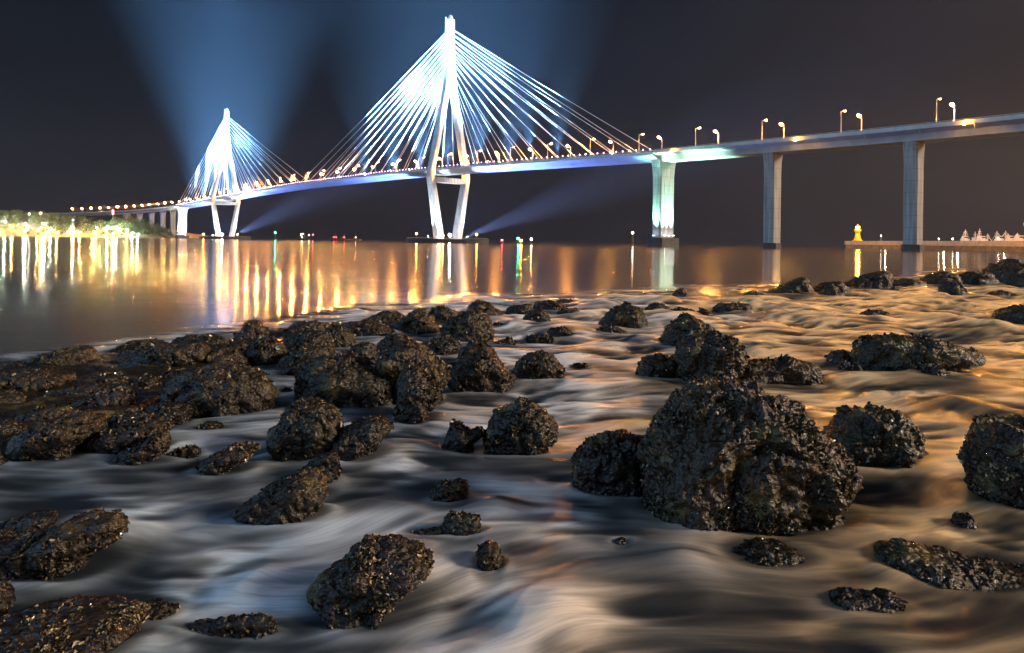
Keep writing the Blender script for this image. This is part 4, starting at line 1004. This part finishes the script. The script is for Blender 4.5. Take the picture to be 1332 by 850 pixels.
rock('narrow ragged ridge left of the pouring ledge', K2, 300, [(438, 296), (470, 278), (520, 266), (600, 250), (605, 272)], depth=.2, crust=2)
rock('small shelly rock right of the jagged bottom centre cluster', K2, 440, [(725, 400), (722, 345), (765, 312), (798, 330), (822, 385), (815, 420)], crust=2)
rock('small pair of knobs in the surf above the pouring ledge', K2, 142, [(538, 132), (552, 96), (585, 78), (620, 84), (650, 70), (685, 76), (690, 96)])
rock('tiny smooth pebble tip in the milky water left of the sunken stone', K2, 332, [(1255, 326), (1268, 303), (1290, 297), (1312, 318)], crust=0)
rock('long black slab sloping in from the left edge', K1, 440, [(-160, 400), (-60, 352), (0, 345), (100, 300), (200, 268), (290, 226), (342, 211), (400, 235), (430, 214), (462, 236), (474, 290), (430, 322), (340, 360)], depth=.28, crust=.7)
rock('yellowish rock at the left edge behind the long black slab', K1, 292, [(-90, 270), (20, 240), (110, 210), (190, 199), (218, 212), (216, 240), (170, 270)], depth=.3)
rock('golden knob at the left edge on the black slab', K1, 340, [(-60, 330), (-20, 280), (5, 266), (48, 290), (66, 318)])
rock('orange brown rock at the left edge above the flat speckled slab', K1, 620, [(-110, 600), (-60, 500), (0, 480), (26, 520), (34, 570), (20, 605)])
rock('broad flat slab speckled with barnacles in the bottom left corner', K1, 790, [(-200, 730), (-60, 650), (60, 626), (250, 618), (440, 622), (505, 640), (530, 672), (480, 712), (420, 745)], depth=.34, lvl=7, crust=3.2, rough=.35)
rock('small rock beside the right end of the flat speckled slab', K1, 614, [(525, 600), (555, 556), (600, 548), (650, 560), (685, 578), (680, 604)])
rock('low knife edged ridge with a white lip near the bottom left', K1, 660, [(650, 680), (700, 658), (760, 636), (850, 614), (960, 598), (1030, 600), (1070, 610), (1080, 630)], depth=.10, crust=.3, rough=.4)
rock('dark rock with a slanting flat back, left of centre foreground', K1, 225, [(920, 190), (1000, 130), (1080, 88), (1130, 62), (1180, 44), (1230, 48), (1268, 86), (1276, 140), (1235, 186)], depth=.35)
rock('tall rounded rock left of centre above the slanting one', K7, 712, [(58, 690), (35, 650), (42, 600), (80, 562), (118, 500), (150, 479), (230, 482), (290, 512), (328, 558), (324, 620), (300, 690)])
rock('rock reaching down to the left beside the tall rounded rock', K7, 712, [(250, 715), (310, 640), (330, 600), (375, 575), (450, 545), (505, 552), (540, 592), (515, 625), (480, 665), (420, 705)])
rock('thin spit of stone trailing down left below the reaching rock', K7, 790, [(125, 792), (180, 750), (240, 712), (300, 690), (320, 712)], depth=.2)
rock('little upright rock at centre left of the shelly dome', K7, 688, [(750, 680), (756, 630), (790, 566), (832, 580), (868, 610), (905, 595), (918, 615), (872, 655)])
rock('shelly dome shaped rock near the middle of the photo', K7, 695, [(922, 670), (918, 640), (945, 590), (955, 530), (1000, 508), (1050, 480), (1065, 467), (1110, 490), (1150, 515), (1198, 548), (1222, 580), (1205, 640), (1180, 675)], crust=1.5)
rock('big near black boulder in the left middle group', K7, 498, [(150, 450), (148, 400), (156, 358), (230, 300), (305, 283), (380, 292), (440, 330), (495, 352), (550, 410), (560, 460)])
rock('tallest crag of the left middle group', K7, 485, [(480, 430), (478, 330), (484, 235), (520, 212), (562, 200), (605, 218), (660, 250), (710, 292), (760, 332), (778, 380), (740, 430)])
rock('craggy rock with orange lit face below the tallest crag', K7, 560, [(556, 520), (565, 430), (575, 370), (600, 338), (650, 338), (690, 370), (712, 410), (742, 432), (720, 500), (690, 535)])
rock('stepped rock right of the tallest crag', K7, 425, [(770, 410), (770, 360), (800, 318), (860, 278), (915, 270), (960, 292), (1000, 340), (1050, 382), (1040, 405)])
rock('knobbly rock peeping over the stepped rock', K7, 330, [(808, 305), (830, 260), (880, 228), (930, 246), (972, 290), (980, 315)])
rock('rounded yellowish rock standing alone right of the stepped rock', K7, 388, [(1030, 375), (1048, 330), (1100, 292), (1158, 272), (1200, 290), (1235, 332), (1252, 352), (1250, 375)], crust=1.3)
rock('smooth big round rock at the seaward side of the middle group', K7, 232, [(742, 215), (742, 185), (760, 150), (850, 110), (900, 106), (940, 132), (960, 198), (960, 222)], rough=.6)
rock('peaked rock directly behind the smooth big round one', K7, 132, [(845, 110), (852, 90), (890, 66), (940, 80), (975, 105), (1008, 126)])
rock('sloping dark rock against the bright water left of the smooth round one', K7, 200, [(535, 195), (560, 160), (600, 130), (650, 96), (690, 110), (712, 150), (742, 192)])
rock('low round rock between the sloping dark one and the smooth round one', K7, 160, [(690, 120), (705, 98), (742, 90), (800, 108), (814, 130), (804, 152)])
rock('small rock lying in front of the sloping dark one', K7, 208, [(600, 200), (640, 172), (690, 170), (740, 192)])
rock('low ridge on the skyline of the bar left of the sloping rock', K7, 168, [(425, 150), (460, 128), (500, 115), (552, 112), (590, 130), (602, 155)])
rock('broad weedy rock below the low skyline ridge', K7, 218, [(325, 185), (360, 160), (430, 150), (500, 160), (545, 195), (520, 212)])
rock('wedge of dark rock near the tide pool', K7, 262, [(250, 235), (262, 185), (285, 166), (330, 170), (380, 205), (386, 245)])
rock('jagged rock on the skyline against the amber water', K7, 232, [(78, 225), (95, 190), (140, 160), (220, 147), (265, 166), (268, 200)])
rock('arched rock in front of the jagged skyline one', K7, 300, [(60, 290), (72, 250), (100, 228), (190, 190), (270, 200), (300, 238), (300, 285)])
rock('ribbed rock below the arched one', K7, 352, [(62, 340), (90, 300), (130, 278), (200, 244), (268, 260), (296, 285), (260, 325)])
rock('small flat rock under the ribbed one', K7, 372, [(85, 365), (130, 330), (200, 305), (250, 318), (255, 345)])
rock('low knobbly rock in front of the tide pool', K7, 312, [(355, 300), (372, 260), (405, 244), (450, 240), (482, 262), (484, 300)])
rock('flat rock with a bright crest behind the stepped rock', K7, 292, [(640, 262), (660, 238), (705, 230), (770, 218), (810, 232), (832, 255), (800, 285)])
rock('low dark rock at the tip of the middle group towards the sea', K7, 122, [(1008, 115), (1022, 92), (1060, 84), (1112, 80), (1128, 112)])
rock('ragged low reef on the skyline at the end of the bar', K7, 106, [(1118, 95), (1130, 70), (1195, 69), (1250, 84), (1268, 100)], depth=.3)
rock('thin stone lying seaward of the ragged reef', K7, 74, [(1215, 70), (1240, 60), (1296, 68)], depth=.3)
rock('small dark stone under the ragged reef', K7, 154, [(1080, 140), (1100, 112), (1150, 105), (1182, 118), (1196, 148)])
rock('small stone right of the ragged reef in the surf', K7, 122, [(1218, 118), (1245, 100), (1300, 98), (1312, 112)], depth=.3)
rock('low rocky island in the surf right of the smooth round rock', K7, 214, [(1172, 205), (1195, 182), (1240, 175), (1275, 190), (1292, 208)])
rock('pair of low stones left of the rocky island', K7, 228, [(1092, 222), (1115, 207), (1145, 213), (1175, 203), (1205, 220)], depth=.3)
rock('flat stone by the foot of the smooth round rock', K7, 242, [(958, 238), (990, 230), (1030, 222), (1048, 238)], depth=.25)
rock('small dark stone touching the smooth round rock', K7, 180, [(950, 172), (962, 158), (990, 162), (1012, 176)])
rock('low stone below the yellowish solitary rock', K7, 348, [(1282, 342), (1300, 328), (1345, 332), (1360, 346)], depth=.3)
rock('dark hump on the left skyline of the bar', K6, 322, [(105, 310), (130, 285), (165, 266), (230, 246), (290, 238), (328, 220), (368, 236), (388, 285), (392, 312)])
rock('weedy low rock on the skyline with green top', K6, 248, [(475, 246), (500, 218), (545, 202), (620, 200), (690, 214)])
rock('long steep sided rock in the back row at left', K6, 335, [(498, 320), (500, 270), (515, 248), (600, 226), (700, 216), (820, 206), (858, 235), (862, 265), (830, 310)], depth=.3)
rock('small dome on the skyline behind the long steep sided rock', K6, 226, [(705, 222), (725, 192), (770, 180), (838, 188), (850, 215)])
rock('second small dome on the skyline toward the bright reflection', K6, 240, [(818, 215), (835, 180), (865, 172), (920, 190), (945, 228)])
rock('sharp cone shaped rock against the bright reflection', K6, 205, [(965, 200), (972, 176), (1000, 150), (1018, 130), (1042, 112), (1072, 124), (1092, 150), (1104, 182)])
rock('round stone at the foot of the cone shaped rock', K6, 262, [(945, 240), (955, 210), (985, 194), (1020, 202), (1026, 235)])
rock('low rounded rock right of the cone shaped rock', K6, 300, [(1012, 275), (1020, 240), (1045, 205), (1100, 184), (1160, 204), (1180, 250)])
rock('crusted rock in front of the small skyline domes', K6, 322, [(785, 305), (820, 270), (860, 242), (930, 230), (990, 260), (1012, 290), (1062, 325)])
rock('longest rock of the left group, broad and dark with a pale crest', K6, 500, [(682, 455), (680, 425), (702, 372), (780, 318), (860, 310), (960, 318), (1030, 326), (1082, 345), (1120, 380), (1140, 425), (1125, 450)], depth=.32)
rock('reddish brown rounded rock near the left edge, back row', K6, 440, [(-30, 420), (0, 372), (60, 332), (130, 320), (200, 330), (275, 344), (282, 372), (240, 410)])
rock('thin ledge behind the reddish brown rounded rock', K6, 335, [(-60, 325), (0, 302), (70, 290), (180, 300), (262, 322)], depth=.3)
rock('dark low rock right of the reddish brown rounded rock', K6, 402, [(250, 395), (300, 372), (340, 358), (430, 348), (500, 340), (522, 368)], depth=.3)
rock('pale streaked stone at the left edge glinting blue and yellow', K6, 500, [(-60, 470), (-20, 410), (40, 402), (85, 425), (98, 460), (60, 490)], crust=.6)
rock('narrow slanting ridge in the middle of the left group', K6, 462, [(160, 450), (200, 408), (300, 398), (420, 378), (440, 395)], depth=.2)
rock('dark blocky rock with an orange glint, middle of the left group', K6, 500, [(270, 485), (330, 445), (400, 420), (470, 406), (525, 402), (548, 436), (540, 478)], depth=.3)
rock('long dark ridge behind the coarse reddish front rock', K6, 570, [(35, 560), (60, 520), (150, 480), (220, 474), (280, 470), (300, 510)], depth=.3)
rock('coarse reddish rock at the front of the left group', K6, 688, [(50, 660), (55, 610), (130, 570), (200, 530), (265, 505), (340, 504), (400, 530), (405, 578), (330, 630)])
rock('brown stone at the left edge beside the coarse reddish rock', K6, 630, [(-60, 610), (-20, 545), (40, 530), (88, 552), (90, 580), (70, 615)])
rock('twisted rock with a bluish flat facet, front of the left group', K6, 668, [(372, 650), (385, 605), (440, 568), (500, 545), (560, 530), (620, 508), (690, 530), (706, 570), (650, 605), (580, 640)], depth=.3)
rock('brown lobe of rock under the twisted one', K6, 712, [(460, 695), (500, 660), (580, 630), (640, 582), (685, 580), (706, 612), (690, 660), (620, 690)], depth=.3)
rock('rock with yellow weed between the twisted and the longest rock', K6, 548, [(595, 500), (620, 472), (665, 456), (740, 460), (786, 480), (775, 520)])
rock('low slanting dark rock left of the yellow weeded one', K6, 560, [(400, 555), (450, 520), (520, 500), (600, 495), (640, 520)], depth=.25)
rock('flat little rock left of the long steep sided rock', K6, 416, [(538, 395), (560, 362), (610, 342), (650, 352), (660, 380)])
rock('low crusted rock under the long steep sided rock', K6, 372, [(662, 362), (680, 328), (725, 320), (765, 332), (770, 355)])
rock('little stone beside the narrow water channel', K6, 440, [(535, 430), (570, 405), (620, 400), (640, 425)], depth=.3)
rock('small pointed stone in the still blue pool', K6, 578, [(810, 575), (825, 548), (860, 534), (900, 545), (928, 562)])
rock('tiny rock alone in the blue pool at left', K6, 682, [(712, 672), (722, 652), (770, 642), (810, 638), (826, 652)])
rock('crusted rock with white topped shells in the blue pool', K6, 735, [(812, 735), (840, 695), (880, 670), (930, 645), (990, 634), (1045, 640), (1055, 655), (1020, 690), (960, 718)], crust=2)
rock('low tail of stone at the water beside the longest rock', K6, 420, [(1130, 420), (1150, 408), (1190, 402), (1215, 416)], depth=.3)
rock('small round stone right of the crusted rock by the channel', K6, 350, [(1068, 352), (1080, 336), (1100, 333), (1112, 350)])
# far row on the right
rock('rounded dark rock first in the far right row', KL, 156, [(343, 158), (365, 140), (400, 126), (450, 108), (485, 88), (508, 108), (516, 150)])
rock('low rock second in the far right row', KL, 152, [(515, 145), (540, 125), (570, 112), (622, 105), (655, 130)])
rock('big sloping rock with a flat lip, third in the far right row', KL, 130, [(640, 128), (690, 98), (745, 78), (800, 64), (818, 88), (818, 112)])
rock('small rock in front of the low second one of the far row', KL, 164, [(540, 162), (555, 145), (585, 138), (638, 150), (640, 162)])
rock('low flat rock left of the rounded pair in the far row', KL, 124, [(828, 120), (850, 102), (885, 95), (942, 106), (950, 120)])
rock('rounded boulder in the middle of the far right row', KL, 118, [(945, 118), (952, 95), (975, 80), (1025, 65), (1065, 80), (1078, 108)])
rock('wide smooth boulder right of the middle of the far right row', KL, 118, [(1072, 112), (1085, 85), (1115, 70), (1165, 66), (1205, 75), (1222, 108)], depth=.3)
rock('largest dark boulder of the far row near the right edge', KL, 112, [(1192, 95), (1205, 62), (1245, 45), (1300, 38), (1345, 42), (1400, 62), (1410, 100)], rough=.6)
rock('dark boulder on the skyline above the largest one at right', KL, 60, [(1235, 50), (1248, 28), (1285, 18), (1325, 26), (1335, 48)], rough=.6)
rock('shiny small rock against the left side of the largest far boulder', KL, 88, [(1185, 82), (1195, 48), (1215, 34), (1240, 46), (1240, 75)])
rock('rough rock at the right edge in front of the far row', KL, 128, [(1278, 122), (1292, 90), (1330, 75), (1380, 82), (1410, 110)])
rock('craggy rock in front of the wide smooth far boulder', KL, 155, [(1008, 150), (1020, 120), (1045, 104), (1090, 116), (1102, 142)])
rock('thin flat stone below the largest far boulder', KL, 162, [(1188, 160), (1210, 148), (1255, 143), (1305, 156)], depth=.3)
rock('isolated low rock left of the far right row', KL, 166, [(252, 162), (270, 147), (298, 142), (338, 158)])
rock('tiny dark stone before the flat lipped far rock', KL, 142, [(818, 138), (832, 126), (852, 138)])
rock('dark hump alone in the calm edge, middle distance', KL, 162, [(-20, 158), (5, 136), (24, 132), (48, 152)])
rock('flat stone in the surf below the second far rock', KL, 236, [(704, 232), (735, 216), (780, 218), (815, 232)], depth=.3)
# the sea goes in last: it knows where the stones stand
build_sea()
